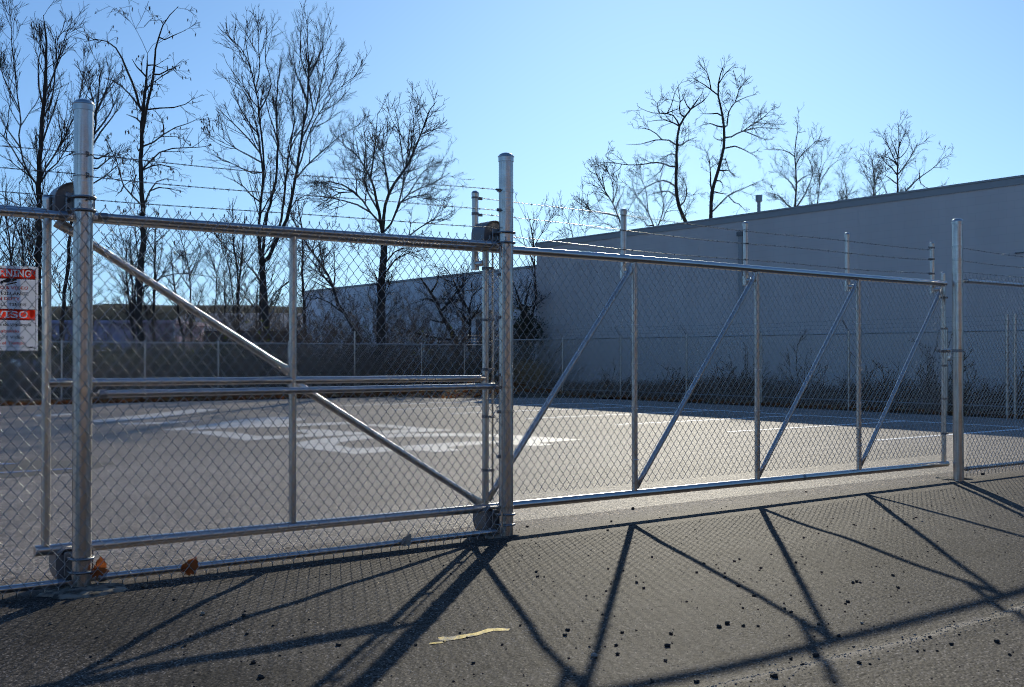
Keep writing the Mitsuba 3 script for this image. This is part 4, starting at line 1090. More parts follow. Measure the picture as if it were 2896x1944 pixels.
TREES = {
'locust':(-12.45,36,[[0.13,0.0,-0.1,-0.02,1.74,-0.05,2.53,-0.0,3.72,0.04,4.9,0.06,6.09,-0.0,6.57,-0.01,7.88,0.05,8.71,0.08,9.78,0.12,10.74,0.18,11.21,0.15,11.45],[0.065,0.05,8.72,0.21,9.3,0.36,9.83,0.6,10.42,0.7,10.95,0.86,11.48,1.02,12.07,1.34,12.44,1.57,12.65],[0.047,-0.01,9.3,-0.06,9.35,-0.15,9.94,-0.28,10.37,-0.38,10.74,-0.6,11.11,-0.81,11.64,-1.1,11.83,-1.58,11.96,-1.95,11.83],[0.025,0.14,11.43,-0.04,11.96,-0.26,12.34,-0.52,12.71,-0.95,12.97,-1.32,13.19],[0.025,-0.31,12.39,-0.36,12.81,-0.34,13.35],[0.025,0.14,11.54,0.44,11.75,0.86,11.91,1.07,12.23],[0.025,-0.1,12.18,0.17,12.65,0.43,12.87],[0.025,0.6,10.42,1.02,10.63,1.55,10.79],[0.025,0.86,11.48,1.23,11.64,1.87,11.83],[0.025,0.28,9.51,0.87,9.59,1.35,9.57,1.77,9.99],[0.025,0.08,8.13,0.21,8.29,0.55,8.5,0.82,8.74,1.19,9.01,1.56,9.06,1.93,9.3],[0.025,0.82,8.74,0.71,9.3,0.34,9.57],[0.025,0.11,7.39,0.24,7.71,0.4,8.03,0.71,8.24,1.3,8.28,1.93,8.26,2.38,8.34],[0.025,1.93,8.26,1.85,8.61,1.88,8.82],[0.025,2.15,8.29,2.36,8.82],[0.025,0.06,6.43,0.4,6.96,0.72,7.28,1.09,7.12,1.35,7.07],[0.025,0.35,6.86,0.61,6.94,1.41,6.78],[0.025,0.19,7.49,0.5,7.76,1.19,7.52],[0.025,-0.02,6.41,-0.23,6.59,-0.66,6.86,-0.71,7.23,-0.93,7.87,-1.09,8.34,-1.28,8.61],[0.025,-0.42,6.75,-0.24,7.18,-0.4,7.81,-0.56,7.84],[0.025,-0.66,6.86,-0.87,6.75,-0.95,6.64],[0.025,-0.05,8.08,-0.19,8.34],[0.025,-0.03,7.71,-0.19,7.84],[0.025,-0.15,9.83,-0.51,10.15,-0.83,10.52,-1.31,10.63],[0.025,-0.04,9.19,-0.46,9.35],[0.025,0.07,10.79,-0.14,10.9,-0.36,11.27],[0.025,0.12,10.26,0.33,10.47,0.6,10.42],[0.025,0.23,11.11,0.54,11.0,0.7,10.95],[0.025,0.08,4.9,0.16,5.26,0.23,5.47,0.07,5.38],[0.025,0.02,3.36,0.61,3.95,1.38,4.11,1.92,3.98,2.39,3.93],[0.025,0.01,3.0,0.26,3.72,0.29,3.84]]),
'upright_tree':(-15.38,35,[[0.127,0.0,-0.04,-0.02,1.57,-0.06,2.5,-0.09,4.8,-0.07,5.77,-0.1,6.86,0.02,8.25,0.07,8.77,0.11,9.86,0.09,10.59,0.13,11.61,0.1,12.39],[0.058,-0.17,-0.04,-0.2,2.5,-0.24,4.8,-0.21,5.96,-0.18,6.77],[0.026,0.12,9.85,0.29,10.53,0.44,11.46,0.62,12.29],[0.026,-0.15,6.86,-0.57,7.58,-0.99,8.35,-1.35,8.72,-1.66,8.92],[0.026,-0.36,7.22,-0.57,8.25,-0.37,8.72,-0.48,9.8,-0.51,10.84,-0.46,11.87,-0.46,12.39],[0.026,-0.1,6.88,-0.41,7.22,-0.72,7.37,-1.03,7.68],[0.026,-0.05,6.96,0.21,7.32,0.64,7.5,0.87,8.04,1.08,8.25],[0.026,-0.08,7.01,0.56,8.25,0.87,8.87,1.12,9.8,1.22,10.68],[0.026,0.2,8.97,0.61,10.01,0.81,10.94,0.91,11.46],[0.026,-0.2,6.03,-0.48,6.13,-0.98,6.34,-1.24,6.86,-1.44,7.22],[0.026,-0.96,8.3,-0.89,9.28,-1.05,10.22,-1.31,10.68],[0.026,-1.05,10.22,-1.26,11.1,-1.36,11.61],[0.026,0.08,9.28,-0.12,10.01,-0.17,10.84,-0.07,11.46],[0.026,0.02,8.25,0.35,8.77,0.71,9.6,0.91,10.01],[0.026,-0.32,9.03,-0.74,9.8,-0.95,10.58,-0.92,11.35],[0.026,-0.1,5.67,-0.71,5.26,-1.22,4.8],[0.026,-0.11,6.19,0.36,6.39,0.83,6.96],[0.026,-0.52,7.99,-1.04,8.77,-1.3,9.28]]),
'slender_tree':(-16.98,40,[[0.079,0.0,-0.23,0.25,2.67,0.4,4.25,0.47,5.97,0.72,7.16,1.37,9.27,1.4,10.2,1.58,11.52,1.69,12.05],[0.033,1.35,9.25,1.52,9.66,2.11,10.49,2.28,11.02],[0.033,1.4,10.07,1.22,11.02,0.92,11.61],[0.033,1.4,9.54,1.87,10.19,2.22,11.26],[0.033,1.35,8.54,1.76,8.66,2.23,8.89],[0.033,1.32,8.07,1.88,8.42,2.35,8.78],[0.033,1.4,10.43,1.63,11.02,1.69,11.73,1.72,12.2],[0.033,1.35,7.6,1.76,8.07,2.47,8.6]]),
'multi_stem_tree':(-8.6,38,[[0.15,0.0,-0.03,-0.04,1.09,-0.08,1.89,-0.15,3.48,-0.23,4.28,-0.27,4.52],[0.056,-0.27,4.52,-0.4,5.0,-0.48,5.88,-0.46,6.68,-0.34,7.65,-0.57,8.69,-0.74,9.57,-0.97,10.45,-1.03,10.85,-1.23,11.25],[0.056,-0.34,7.65,-0.37,9.09,-0.47,9.97,-0.57,10.85,-0.79,11.58,-1.07,12.3,-1.47,12.62,-1.65,12.82],[0.056,-0.25,4.44,-0.21,5.48,-0.16,6.2,0.1,7.49,0.15,8.69,0.07,10.29,0.09,11.25,0.21,12.3],[0.05,-0.11,4.36,0.11,5.24,0.32,6.04,0.38,7.97,0.5,8.93,0.61,10.05,0.41,10.93,0.53,11.82],[0.069,-0.13,4.44,0.07,5.0,0.58,6.2,0.86,7.65,1.06,9.09,1.21,10.45,1.24,11.5,1.19,12.7,1.19,13.42],[0.025,0.94,7.89,1.14,8.69,1.34,9.41,1.73,10.13,2.21,10.69,2.61,11.09,3.03,11.33],[0.025,1.06,9.09,1.49,10.05,1.81,11.98,2.05,12.7],[0.025,-0.46,9.97,-0.19,10.53,-0.03,11.17,-0.29,11.82,-0.29,13.34],[0.025,-0.57,10.85,-0.35,11.58,-0.51,12.46,-0.43,13.18],[0.025,-0.77,11.58,-0.95,12.46,-0.95,13.3],[0.025,0.9,7.73,1.5,8.37,2.14,9.01,2.46,9.33,2.87,9.57],[0.025,-0.62,8.77,-1.22,9.41,-2.03,10.21],[0.025,-0.54,8.37,-1.46,8.77,-2.18,9.41],[0.025,-0.34,7.73,-1.06,7.97,-1.62,8.29,-2.18,8.53],[0.025,0.5,6.12,0.86,6.84,1.58,7.08],[0.025,1.22,10.53,0.77,11.42,0.69,12.3],[0.025,0.14,9.09,-0.19,10.05,-0.27,10.69],[0.025,0.5,8.93,0.86,9.57,1.18,9.89],[0.025,-0.74,9.41,-1.39,10.21,-1.91,11.5],[0.025,2.13,10.61,1.89,11.25,1.81,12.94],[0.025,1.34,9.41,2.06,9.73,2.46,10.05],[0.025,0.38,8.29,-0.02,8.93,-0.18,9.41],[0.025,0.86,7.81,0.54,8.61,0.74,9.41,0.93,10.29],[0.025,-0.46,6.68,-1.14,7.49,-1.78,7.73],[0.025,1.21,11.5,1.57,12.06,1.81,12.86],[0.025,-1.03,10.69,-1.47,11.25,-1.71,11.9],[0.025,1.22,11.17,0.93,12.06,1.09,13.1],[0.025,-0.11,3.1,0.48,3.85,1.49,4.35],[0.025,-0.16,2.6,-0.89,3.48,-1.52,3.98],[0.025,-0.2,3.85,-0.77,4.6,-1.52,5.11]]),
'spreading_tree':(-4.63,37,[[0.171,0.0,-0.21,0.02,0.62,0.09,1.83,0.14,2.81,0.12,3.78,0.21,4.76,0.16,5.49],[0.085,-0.12,-0.05,-0.34,0.86,-0.83,2.2,-1.44,3.05,-1.75,4.03,-2.3,4.76,-2.67,5.25,-3.06,5.92,-3.28,6.72],[0.061,0.19,5.45,0.01,6.15,-0.1,6.93,-0.34,7.56,-0.65,8.1,-0.96,8.49,-1.35,8.73],[0.061,0.18,5.68,0.19,6.31,0.52,7.09,1.06,7.79,1.45,8.73,1.76,9.66,2.07,9.98],[0.03,-0.1,5.84,-0.41,6.54,-0.88,7.01,-1.35,7.24,-1.97,7.17,-2.44,7.09],[0.03,0.29,5.45,0.75,6.62,1.14,7.01,1.92,7.24,2.47,7.63],[0.03,0.52,5.92,0.99,7.48,0.83,8.57,0.67,9.66],[0.03,-0.3,7.48,-0.18,8.88,-0.11,9.82],[0.03,0.99,7.63,1.37,9.19,1.14,9.98],[0.03,0.05,6.15,-0.57,7.32,-0.42,8.57,-0.57,9.35],[0.03,-0.88,7.01,-1.66,6.7,-2.28,6.31],[0.03,-0.26,6.31,-1.04,6.62,-2.13,6.85],[0.03,1.14,7.01,1.53,7.79,2.23,8.18],[0.03,-0.73,8.1,-0.89,8.96,-0.96,9.19],[0.03,0.44,6.93,0.13,8.1,0.13,9.19],[0.03,0.68,6.54,1.45,6.85,2.15,6.54],[0.03,0.13,4.98,-0.41,5.37,-0.96,5.06],[0.03,0.25,4.98,0.91,5.22,1.53,5.76,2.23,6.15],[0.03,0.21,4.36,0.68,4.98,1.14,4.98],[0.03,-1.73,3.66,-2.36,4.59,-2.9,5.14],[0.03,-1.19,2.65,-1.81,3.19,-2.59,3.43],[0.03,0.13,3.82,0.68,4.75,1.46,4.83]]),
'bushy_tree':(-1.94,39.5,[[0.111,0.0,0.03,-0.04,1.18,-0.1,1.83,-0.27,2.09,-0.5,2.48,-0.65,2.82,-0.84,3.24,-1.03,3.58,-1.26,3.93,-1.49,4.23],[0.078,0.38,0.11,0.42,1.18,0.38,2.17,0.4,2.55,0.4,2.97,0.19,3.2,0.04,3.35,-0.12,3.77,-0.27,4.23,-0.54,4.54],[0.046,0.4,2.97,0.46,3.47,0.88,3.77],[0.046,-0.65,2.82,-0.23,3.39,0.04,3.77,0.42,4.23],[0.046,-1.03,3.58,-0.8,3.93,-0.73,4.31],[0.046,-0.1,1.83,-0.88,1.9,-1.41,2.06,-1.95,2.17,-2.29,2.36,-2.67,2.55],[0.046,-1.95,2.13,-2.4,1.94,-2.79,1.79],[0.046,-0.5,2.48,-0.96,2.55,-1.18,2.63],[0.046,0.07,3.32,-0.27,3.32,-0.5,3.47],[0.046,-0.84,3.24,-1.19,3.39,-1.49,3.32],[0.046,0.4,2.55,0.65,2.86,0.8,3.16],[0.046,-0.08,3.62,0.19,3.85,0.53,4.27]]),
'ivy_tree':(0.54,41,[[0.162,0.0,-0.24,0.0,0.69,-0.02,1.46,0.0,2.08,0.03,2.42],[0.088,0.0,2.33,-0.15,3.01,-0.28,3.48,-0.37,3.79,-0.53,4.16],[0.088,0.03,2.39,-0.09,3.17,0.09,3.79,0.22,4.19],[0.081,0.22,2.33,0.19,2.85,0.4,3.32,0.4,3.51],[0.041,0.09,2.61,0.28,2.89,0.22,3.38],[0.041,-0.15,3.01,-0.34,3.23,-0.43,3.6],[0.041,-0.09,3.17,0.28,3.07,0.37,3.6]]),
'twin_locust':(10.46,62,[[0.174,0.0,2.28,-0.03,7.3,-0.31,8.84,-0.76,9.67,-0.95,10.53,-0.99,11.97,-0.91,13.04,-0.95,13.62,-0.84,14.48,-0.41,15.2,0.03,15.71,0.39,16.14,0.57,16.5],[0.043,-1.01,11.97,-1.2,12.22,-1.49,12.4,-2.06,12.54,-2.99,12.36,-3.93,12.4,-4.64,12.61,-5.65,12.61],[0.043,-0.97,13.62,-1.34,13.75,-1.77,13.76,-2.27,13.76,-2.92,13.47,-3.85,13.51],[0.043,-1.77,13.76,-2.27,14.34,-2.78,14.48,-3.42,14.48],[0.043,-0.87,14.48,-1.2,14.77,-1.77,14.88,-2.63,14.7],[0.043,-0.84,14.48,-0.94,15.2,-1.48,15.35,-2.34,15.35,-3.06,15.71],[0.043,-0.59,14.91,-0.76,15.71,-0.55,16.21,-0.76,17.0],[0.043,-0.19,15.49,-0.48,16.14,-0.62,16.5],[0.043,-0.88,13.22,-0.48,13.62,0.17,13.83],[0.043,-0.99,11.1,-1.35,11.35,-1.7,11.53,-2.71,11.1,-3.36,10.31,-3.79,9.52],[0.043,-1.49,12.32,-2.21,11.61,-2.92,11.25],[0.043,-0.97,10.67,-1.49,10.85,-2.06,10.67,-2.78,10.46],[0.043,-0.63,9.74,-0.49,10.24,-0.27,10.6,-0.34,11.32,-0.7,11.97],[0.043,-0.97,12.83,-1.2,13.04,-1.92,12.61],[0.043,-3.93,12.4,-4.36,12.04,-4.79,11.68],[0.043,0.03,15.71,0.53,15.92,0.96,16.42],[0.043,-4.64,12.61,-5.15,13.04,-4.64,13.26],[0.043,-1.91,15.42,-2.13,15.92,-1.7,16.14],[0.043,-1.2,15.71,-1.05,16.64,-0.55,17.22],[0.043,-1.48,15.35,-0.84,15.63,-0.76,15.71]]),
'leaning_locust':(11.65,63,[[0.166,0.0,2.3,0.02,6.67,0.05,9.14,0.02,9.95,0.09,10.9,0.46,12.14,0.75,13.23,0.9,13.89,0.83,14.55,0.76,15.57,0.61,16.16,0.39,16.52,0.47,17.18,0.62,18.13,0.84,18.43],[0.044,0.39,16.52,-0.04,17.11,-0.7,17.33,-1.21,17.69],[0.044,0.03,17.04,-0.11,17.84,-0.84,18.43],[0.044,0.47,17.04,0.69,17.69,1.42,18.28],[0.044,0.86,14.4,1.08,15.06,1.05,15.72,1.63,16.3,1.71,16.89,2.07,17.47,2.59,17.84],[0.044,0.91,13.89,1.41,14.26,1.99,14.48,2.72,14.69,3.6,14.62,4.33,14.55],[0.044,1.85,14.4,2.43,14.84,3.09,15.21,3.82,15.94,4.11,16.16],[0.044,1.99,14.48,2.87,14.18,3.52,13.96],[0.044,2.94,14.99,3.6,15.1,4.55,14.99],[0.044,0.94,13.67,1.55,13.53,2.14,13.09,2.72,12.72],[0.044,0.79,13.09,1.04,12.28,1.19,11.92],[0.044,0.83,14.48,0.39,14.84,-0.12,15.06,-0.78,14.69],[0.044,0.03,10.82,-0.05,12.28,-0.27,13.23,-0.56,13.38],[0.044,-0.27,13.23,0.02,13.53],[0.044,0.12,9.8,0.67,10.24,1.04,10.75,1.77,10.97,2.5,11.33,3.3,11.63],[0.044,0.27,10.97,0.45,10.82,1.04,10.75],[0.044,0.9,13.89,0.32,13.96,0.17,14.18],[0.044,0.42,11.63,0.68,11.48,0.75,11.04],[0.044,-0.05,12.28,0.39,12.5],[0.044,0.76,15.57,0.17,15.5,-0.56,15.5],[0.044,0.49,12.14,1.33,12.21],[0.044,1.63,16.3,2.29,16.6,2.8,16.67],[0.044,1.07,10.31,1.62,10.17,1.98,9.66],[0.044,3.09,15.21,3.02,15.86,3.38,16.3]]),
'spindly_tree':(17.34,66,[[0.098,0.0,3.24,0.01,7.18,0.06,10.13,0.18,11.91,0.11,13.1,0.03,13.49,0.07,14.28,0.31,15.07,0.31,15.63],[0.054,0.03,13.49,-0.28,13.89,-1.07,14.04,-1.86,13.97],[0.054,0.08,13.18,0.66,13.81,1.61,14.68],[0.054,0.2,11.99,0.82,12.39,1.45,12.46],[0.054,0.18,11.52,-0.45,12.07,-1.08,12.7],[0.054,0.14,10.33,0.81,11.28,1.29,12.39,1.37,12.7,0.98,13.57],[0.054,0.31,14.99,0.82,15.15],[0.054,-0.14,10.17,-0.84,11.12,-1.95,11.28]]),
'double_tree':(18.03,64,[[0.063,0.0,3.18,0.09,7.76,0.17,10.06,0.37,11.59,0.3,12.35,-0.12,13.12],[0.063,-0.38,3.18,-0.35,7.76,-0.36,9.98,-0.43,10.9,-1.04,11.67],[0.042,0.37,11.59,0.79,12.35,1.41,12.97,2.17,13.2],[0.042,0.37,11.9,0.49,12.66,1.1,13.43],[0.042,0.33,12.2,0.49,13.12,0.34,13.66],[0.042,0.63,10.1,1.4,10.52,2.01,10.82,2.78,11.28],[0.042,-0.43,10.9,0.03,11.9,0.18,12.66]]),
'forked_tree':(21.27,68,[[0.067,0.0,3.3,0.03,8.17,0.03,10.85,-0.09,12.23,-0.37,12.88,-0.61,13.37],[0.067,0.49,3.3,0.42,8.17,0.35,10.93,0.11,12.23,-0.13,13.21],[0.045,0.11,12.23,0.6,13.21],[0.045,0.27,11.26,0.84,11.91,1.09,12.4],[0.045,0.03,11.09,-0.46,11.83,-0.78,12.07]]),
'thin_tree':(22.56,67,[[0.066,0.0,3.27,0.02,8.07,0.03,10.91,0.07,12.39,-0.12,13.68,-0.28,14.0],[0.044,0.07,11.59,-0.6,12.87,-0.92,13.44],[0.044,0.99,11.03,0.35,12.23,0.12,12.71],[0.044,0.06,12.07,0.44,12.71,0.52,13.12],[0.044,0.03,11.27,0.67,11.91],[0.044,-0.21,12.39,-0.44,13.28]]),
'pyramid_tree':(23.43,65,[[0.096,0.0,3.21,0.0,7.86,-0.01,10.82,-0.08,12.76,0.04,14.08,0.06,15.41],[0.054,-0.06,12.76,-0.42,13.7,-0.89,14.86],[0.054,-0.04,12.22,0.51,13.0,1.05,14.08],[0.054,0.07,10.82,0.97,11.91,1.9,12.53,2.6,13.31],[0.054,-0.09,12.45,-0.89,12.84,-1.2,13.46],[0.054,-0.08,12.92,-0.58,13.31,-1.08,13.54],[0.054,-0.04,13.31,-0.27,14.16,-0.42,14.71],[0.054,-0.05,13.07,0.51,13.7,0.59,14.16],[0.054,-0.04,11.59,-0.59,12.06,-1.05,12.22],[0.054,0.04,14.01,0.36,14.79],[0.054,0.97,11.91,1.35,11.44,2.21,11.28],[0.054,1.12,11.98,1.05,12.53],[0.054,2.21,11.05,2.29,11.59,2.67,11.52]]),
'low_tree':(6.24,60,[[0.079,0.0,2.25,-0.03,6.41,-0.06,8.28,-0.27,9.05,-0.62,9.88,-1.1,10.58,-1.45,11.27,-1.59,11.62],[0.049,-0.62,9.88,-0.48,10.58,-0.75,11.62,-1.03,11.97],[0.04,-0.48,9.6,-0.06,10.23,0.08,10.72],[0.04,-0.34,9.12,-1.45,9.26,-2.28,9.67],[0.04,-0.55,9.81,-0.34,10.86,-0.48,11.41],[0.04,-0.89,10.3,-1.45,10.44,-1.86,10.37],[0.04,-1.03,10.58,-1.24,11.41]]),
'vase_tree':(8.11,61,[[0.07,0.0,2.26,0.02,6.49,0.01,8.47,-0.41,9.6,-0.98,10.31,-1.54,11.01],[0.07,0.12,8.47,0.5,9.46,0.43,10.03,0.29,10.38,-0.06,11.37],[0.06,0.33,8.54,0.58,9.39,1.0,10.1,1.21,10.52],[0.04,0.43,10.03,0.72,10.73,1.07,11.72],[0.04,-0.41,9.6,-0.48,10.73,-1.12,11.72],[0.04,-0.7,8.47,-0.55,9.11,-1.12,9.6],[0.04,0.22,10.52,0.15,11.3,0.44,11.86],[0.04,-0.98,10.31,-1.26,11.01,-1.19,11.72],[0.04,0.5,9.39,1.07,9.53,1.42,9.46]]),
'scrub_tree':(3.41,59,[[0.049,0.0,2.91,0.0,6.32,-0.01,7.69,-0.27,8.51,-0.54,9.12],[0.049,0.55,2.91,0.55,6.32,0.51,7.83,0.75,8.71,0.82,9.33],[0.029,2.32,7.93,1.85,8.24,1.3,8.44,0.35,9.6],[0.029,0.51,7.89,0.21,8.51,0.28,9.19],[0.029,1.3,7.83,1.44,8.65,1.78,9.06],[0.029,-0.13,8.1,-0.54,8.37,-0.68,8.24]]),
'scrub_tree2':(1.12,44,[[0.036,0.0,-0.23,-0.07,2.81,-0.22,5.13,-0.19,5.86,-0.36,6.58,-0.51,7.16],[0.036,-0.19,5.86,0.22,6.44,0.51,7.02],[0.022,-0.14,5.42,0.51,6.0,0.94,6.29],[0.022,-0.22,5.13,-0.65,5.86,-0.8,6.58],[0.022,-0.36,6.58,0.07,7.16]]),
'far_left_tree':(-21.47,46,[[0.053,0.0,-0.3,-0.02,4.4,-0.06,5.91,-0.27,7.43,-0.2,8.65],[0.045,0.45,-0.3,0.4,4.4,0.45,5.91,0.26,7.13,0.34,8.04],[0.03,3.33,-0.15,3.24,2.88,3.0,5.0,3.76,6.06],[0.03,0.4,5.0,0.8,6.06,0.72,6.82],[0.03,-0.03,5.61,-0.49,6.52]]),
'grove_tree':(-14.35,48,[[0.04,0.0,-0.21,0.01,2.95,-0.06,4.85,-0.34,6.11,-0.66,7.06],[0.04,0.74,-0.21,0.75,3.58,0.69,5.01,0.93,6.27,1.08,7.06],[0.04,2.24,-0.21,2.26,3.58,2.2,5.16,1.88,6.11,2.19,7.06],[0.04,1.42,-0.21,1.38,3.58,1.34,5.01,1.56,5.8],[0.024,-0.06,4.85,0.3,5.8,0.45,6.43],[0.024,0.69,5.01,0.3,6.11],[0.024,2.26,4.53,2.83,5.48,2.98,6.27],[0.024,0.06,4.06,-0.65,5.01,-1.13,5.48]]),
}
FAN = ((4.0, 32, 0.9, 2.3, 0.7), (5.6, 34, 0.4, 1.1, 0.5), (5.0, 36, 0.2, 0.55, 0.3))
LOC = ((3.4, 48, 0.7, 1.9, 0.2), (5.6, 46, 0.35, 0.9, 0.1), (5.6, 46, 0.15, 0.45, 0.0))
FAR = ((3.4, 40, 0.9, 2.6, 0.4), (4.6, 40, 0.5, 1.3, 0.3), (4.2, 40, 0.25, 0.7, 0.1))
DENSE = ((6.5, 44, 0.7, 2.0, 0.4), (7.2, 42, 0.35, 1.0, 0.4), (6.0, 42, 0.2, 0.5, 0.3))
BL = 'bare trees beyond the left fence'
BR = 'bare trees rising behind the grey building'
spec = [('locust', 'locust_tree', 'tall dark locust with hanging seed pods, right of the left post', LOC, 11, BL, 420), ('upright_tree', 'upright_tree', 'upright bare tree with many rising branches at the far left edge', FAN, 12, BL, 0),
        ('slender_tree', 'slender_tree', 'slender bare tree showing just behind the left post', FAN, 13, BL, 0), ('multi_stem_tree', 'multi_stem_tree', 'tall bare tree of several fanning stems above the middle of the left fence panel', FAN, 14, BL, 0),
        ('spreading_tree', 'spreading_tree', 'low wide bare tree with a dense dark crown, left of the middle post', DENSE, 15, BL, 0), ('bushy_tree', 'bushy_tree', 'leaning bare tree with crooked stems in front of the pale building', DENSE, 16, BL, 0),
        ('ivy_tree', 'ivy_tree', 'crooked ivy-covered tree at the left corner of the grey building', DENSE, 17, BL, 0), ('far_left_tree', 'slim_tree', 'thin bare saplings far behind the warning sign', FAN, 18, BL, 0), ('grove_tree', 'grove_tree', 'clump of thin straight stems between the locust and the fanning tree', FAN, 19, BL, 0),
        ('scrub_tree2', 'scrub_tree', 'thin sapling rising beside the left corner of the grey building', FAN, 20, BL, 0),
        ('twin_locust', 'roof_locust', 'crooked tree with a long level limb on its left, above the grey roof', LOC, 21, BR, 0), ('leaning_locust', 'roof_locust', 'tallest tree above the grey roof, trunk leaning right', LOC, 22, BR, 0),
        ('spindly_tree', 'spindly_tree', 'spindly bare tree right of the roof vent pipe', FAR, 23, BR, 0), ('double_tree', 'double_tree', 'pair of thin stems just right of the spindly tree', FAR, 24, BR, 0),
        ('forked_tree', 'forked_tree', 'small forked bare tree low above the grey roof', FAR, 25, BR, 0), ('thin_tree', 'thin_tree', 'thin bare tree left of the pyramid shaped one above the roof', FAR, 26, BR, 0),
        ('pyramid_tree', 'pyramid_tree', 'pyramid shaped bare tree, farthest right above the grey roof', FAR, 27, BR, 0), ('low_tree', 'low_tree', 'low bare tree behind the first barbed wire arm right of the middle post', FAR, 28, BR, 0),
        ('vase_tree', 'vase_tree', 'vase shaped bare tree directly left of the crooked locust', FAR, 29, BR, 0), ('scrub_tree', 'scrub_tree', 'scrubby saplings where the grey roof line begins', FAR, 30, BR, 0)]
for key, nm, lb, cfg, sd, gp, pods in spec:
    bare_tree(nm, lb, TREES[key], 0.45, cfg, sd, gp, pods, 0.0085 if gp == BR else 0.0062)


# thin saplings that fill the thicket beyond the left fence
rs = np.random.default_rng(41)
for i in range(16):
    a_, b_ = rs.uniform(2.5, 17.5), rs.uniform(29.5, 40.0)
    w_ = lot(np.array([a_, b_, 0.0]))
    h_ = rs.uniform(4.2, 7.6)
    lean = rs.normal(0, 0.35)
    poly = [[0.035 + 0.004 * h_] + [v for u in np.linspace(0, 1, 6) for v in (round(lean * u * u + 0.08 * rs.normal() * u, 3), round(h_ * u - 0.05, 3))]]
    for j in range(7):
        u = rs.uniform(0.25, 0.85)
        x0, z0 = lean * u * u, h_ * u
        d_ = rs.choice([-1, 1]) * rs.uniform(0.5, 1.2)
        poly.append([0.018, round(x0, 3), round(z0, 3), round(x0 + d_ * 0.5, 3), round(z0 + 0.6, 3), round(x0 + d_, 3), round(z0 + rs.uniform(1.0, 1.9), 3)])
    bare_tree('sapling', 'thin bare sapling in the thicket beyond the left back fence', (float(w_[0]), float(w_[1]), poly), 0.5, ((3.0, 38, 0.5, 1.4, 0.5), (4.0, 38, 0.25, 0.7, 0.3), (3.0, 38, 0.15, 0.35, 0.2)), 300 + i, 'saplings of the thicket', 0, 0.0075)

# ------------------------------------------------------------------ brush, weeds, dry grass, leaf litter
def shrub_mesh(at, h, w, n, rg, lean=(0, 0), lv=2):
    az = rg.random(n) * 6.28
    ln = h * (0.6 + 0.5 * rg.random(n))
    d = np.stack([np.cos(az) * w + lean[0], np.sin(az) * w + lean[1], np.full(n, 1.0)], -1)
    d /= np.linalg.norm(d, axis=1, keepdims=True)
    K = 6
    pts = np.empty((n, K, 3))
    cur = np.asarray(at, float) + np.stack([rg.normal(0, 0.10 * w * h, n), rg.normal(0, 0.10 * w * h, n), np.full(n, -0.03)], -1)
    pts[:, 0] = cur
    for j in range(1, K):
        d = d + rg.normal(size=(n, 3)) * 0.14
        d /= np.linalg.norm(d, axis=1, keepdims=True)
        cur = cur + d * ln[:, None] / (K - 1)
        pts[:, j] = cur
    rad = (0.009 + 0.009 * rg.random(n))[:, None] * np.linspace(1, 0.4, K)[None]
    out = [(pts, rad)]
    a, r = pts, rad
    for l in range(lv):
        a, r = grow(a, r, 4.0 if l == 0 else 4.5, 40, 0.3 if l == 0 else 0.15, 0.9 if l == 0 else 0.45, 0.3, rg, 4, 0.15, 0.12, 0.012 if l == 0 else 0.008, 0.0062)
        out.append((a, r))
    return out


rg = np.random.default_rng(77)
sp = [(a, b, h) for a, b, h in [(8.2, 26.0, 1.5), (9.6, 26.6, 1.9), (10.8, 26.0, 2.0), (11.9, 27.2, 2.3), (12.8, 26.0, 2.2), (13.8, 27.0, 2.6), (14.6, 25.8, 2.2), (15.6, 26.8, 2.7), (16.4, 25.8, 2.5), (17.4, 27.4, 3.0), (18.2, 26.2, 2.8), (19.2, 25.6, 2.6), (20.0, 26.8, 3.0), (20.8, 25.4, 2.4), (21.6, 26.6, 2.6), (13.2, 28.4, 3.0), (16.4, 28.8, 3.2), (19.4, 28.6, 3.3), (6.4, 26.2, 1.5), (4.6, 26.4, 1.6), (12.2, 29.6, 2.6), (14.4, 30.0, 3.2), (17.6, 30.2, 3.4), (20.8, 29.8, 3.4), (22.4, 28.4, 3.0), (10.4, 28.8, 2.2), (15.2, 28.0, 2.9), (18.4, 29.2, 3.2), (9.0, 28.6, 1.9), (22.6, 26.4, 2.2), (11.4, 31.0, 2.6), (16.8, 32.0, 3.6), (20.0, 31.8, 3.6), (7.2, 30.5, 2.2), (5.2, 30.0, 2.4), (3.4, 29.0, 2.0), (9.4, 31.6, 2.6), (8.0, 33.5, 2.8), (12.8, 33.0, 3.0)]]
words_pos = ['at the far left end of the brush', 'left end', 'middle', 'right end']
for i, (a, b, h) in enumerate(sp):
    lv = shrub_mesh((a, b, 0), h * 1.18, 0.45, 22, rg)
    t = thing('brush_shrub', 'bare tangled brown shrub in the thicket behind the left back fence', 'shrub', 'shrubs of the thicket behind the left back fence')
    obj('stems', tubes(*lv[0], 4), 'mat_shrub', t, smooth=True, kind='stuff')
    obj('twigs', cat([tubes(p, r, 3) for p, r in lv[1:]]), 'mat_shrub', t, smooth=True, kind='stuff')
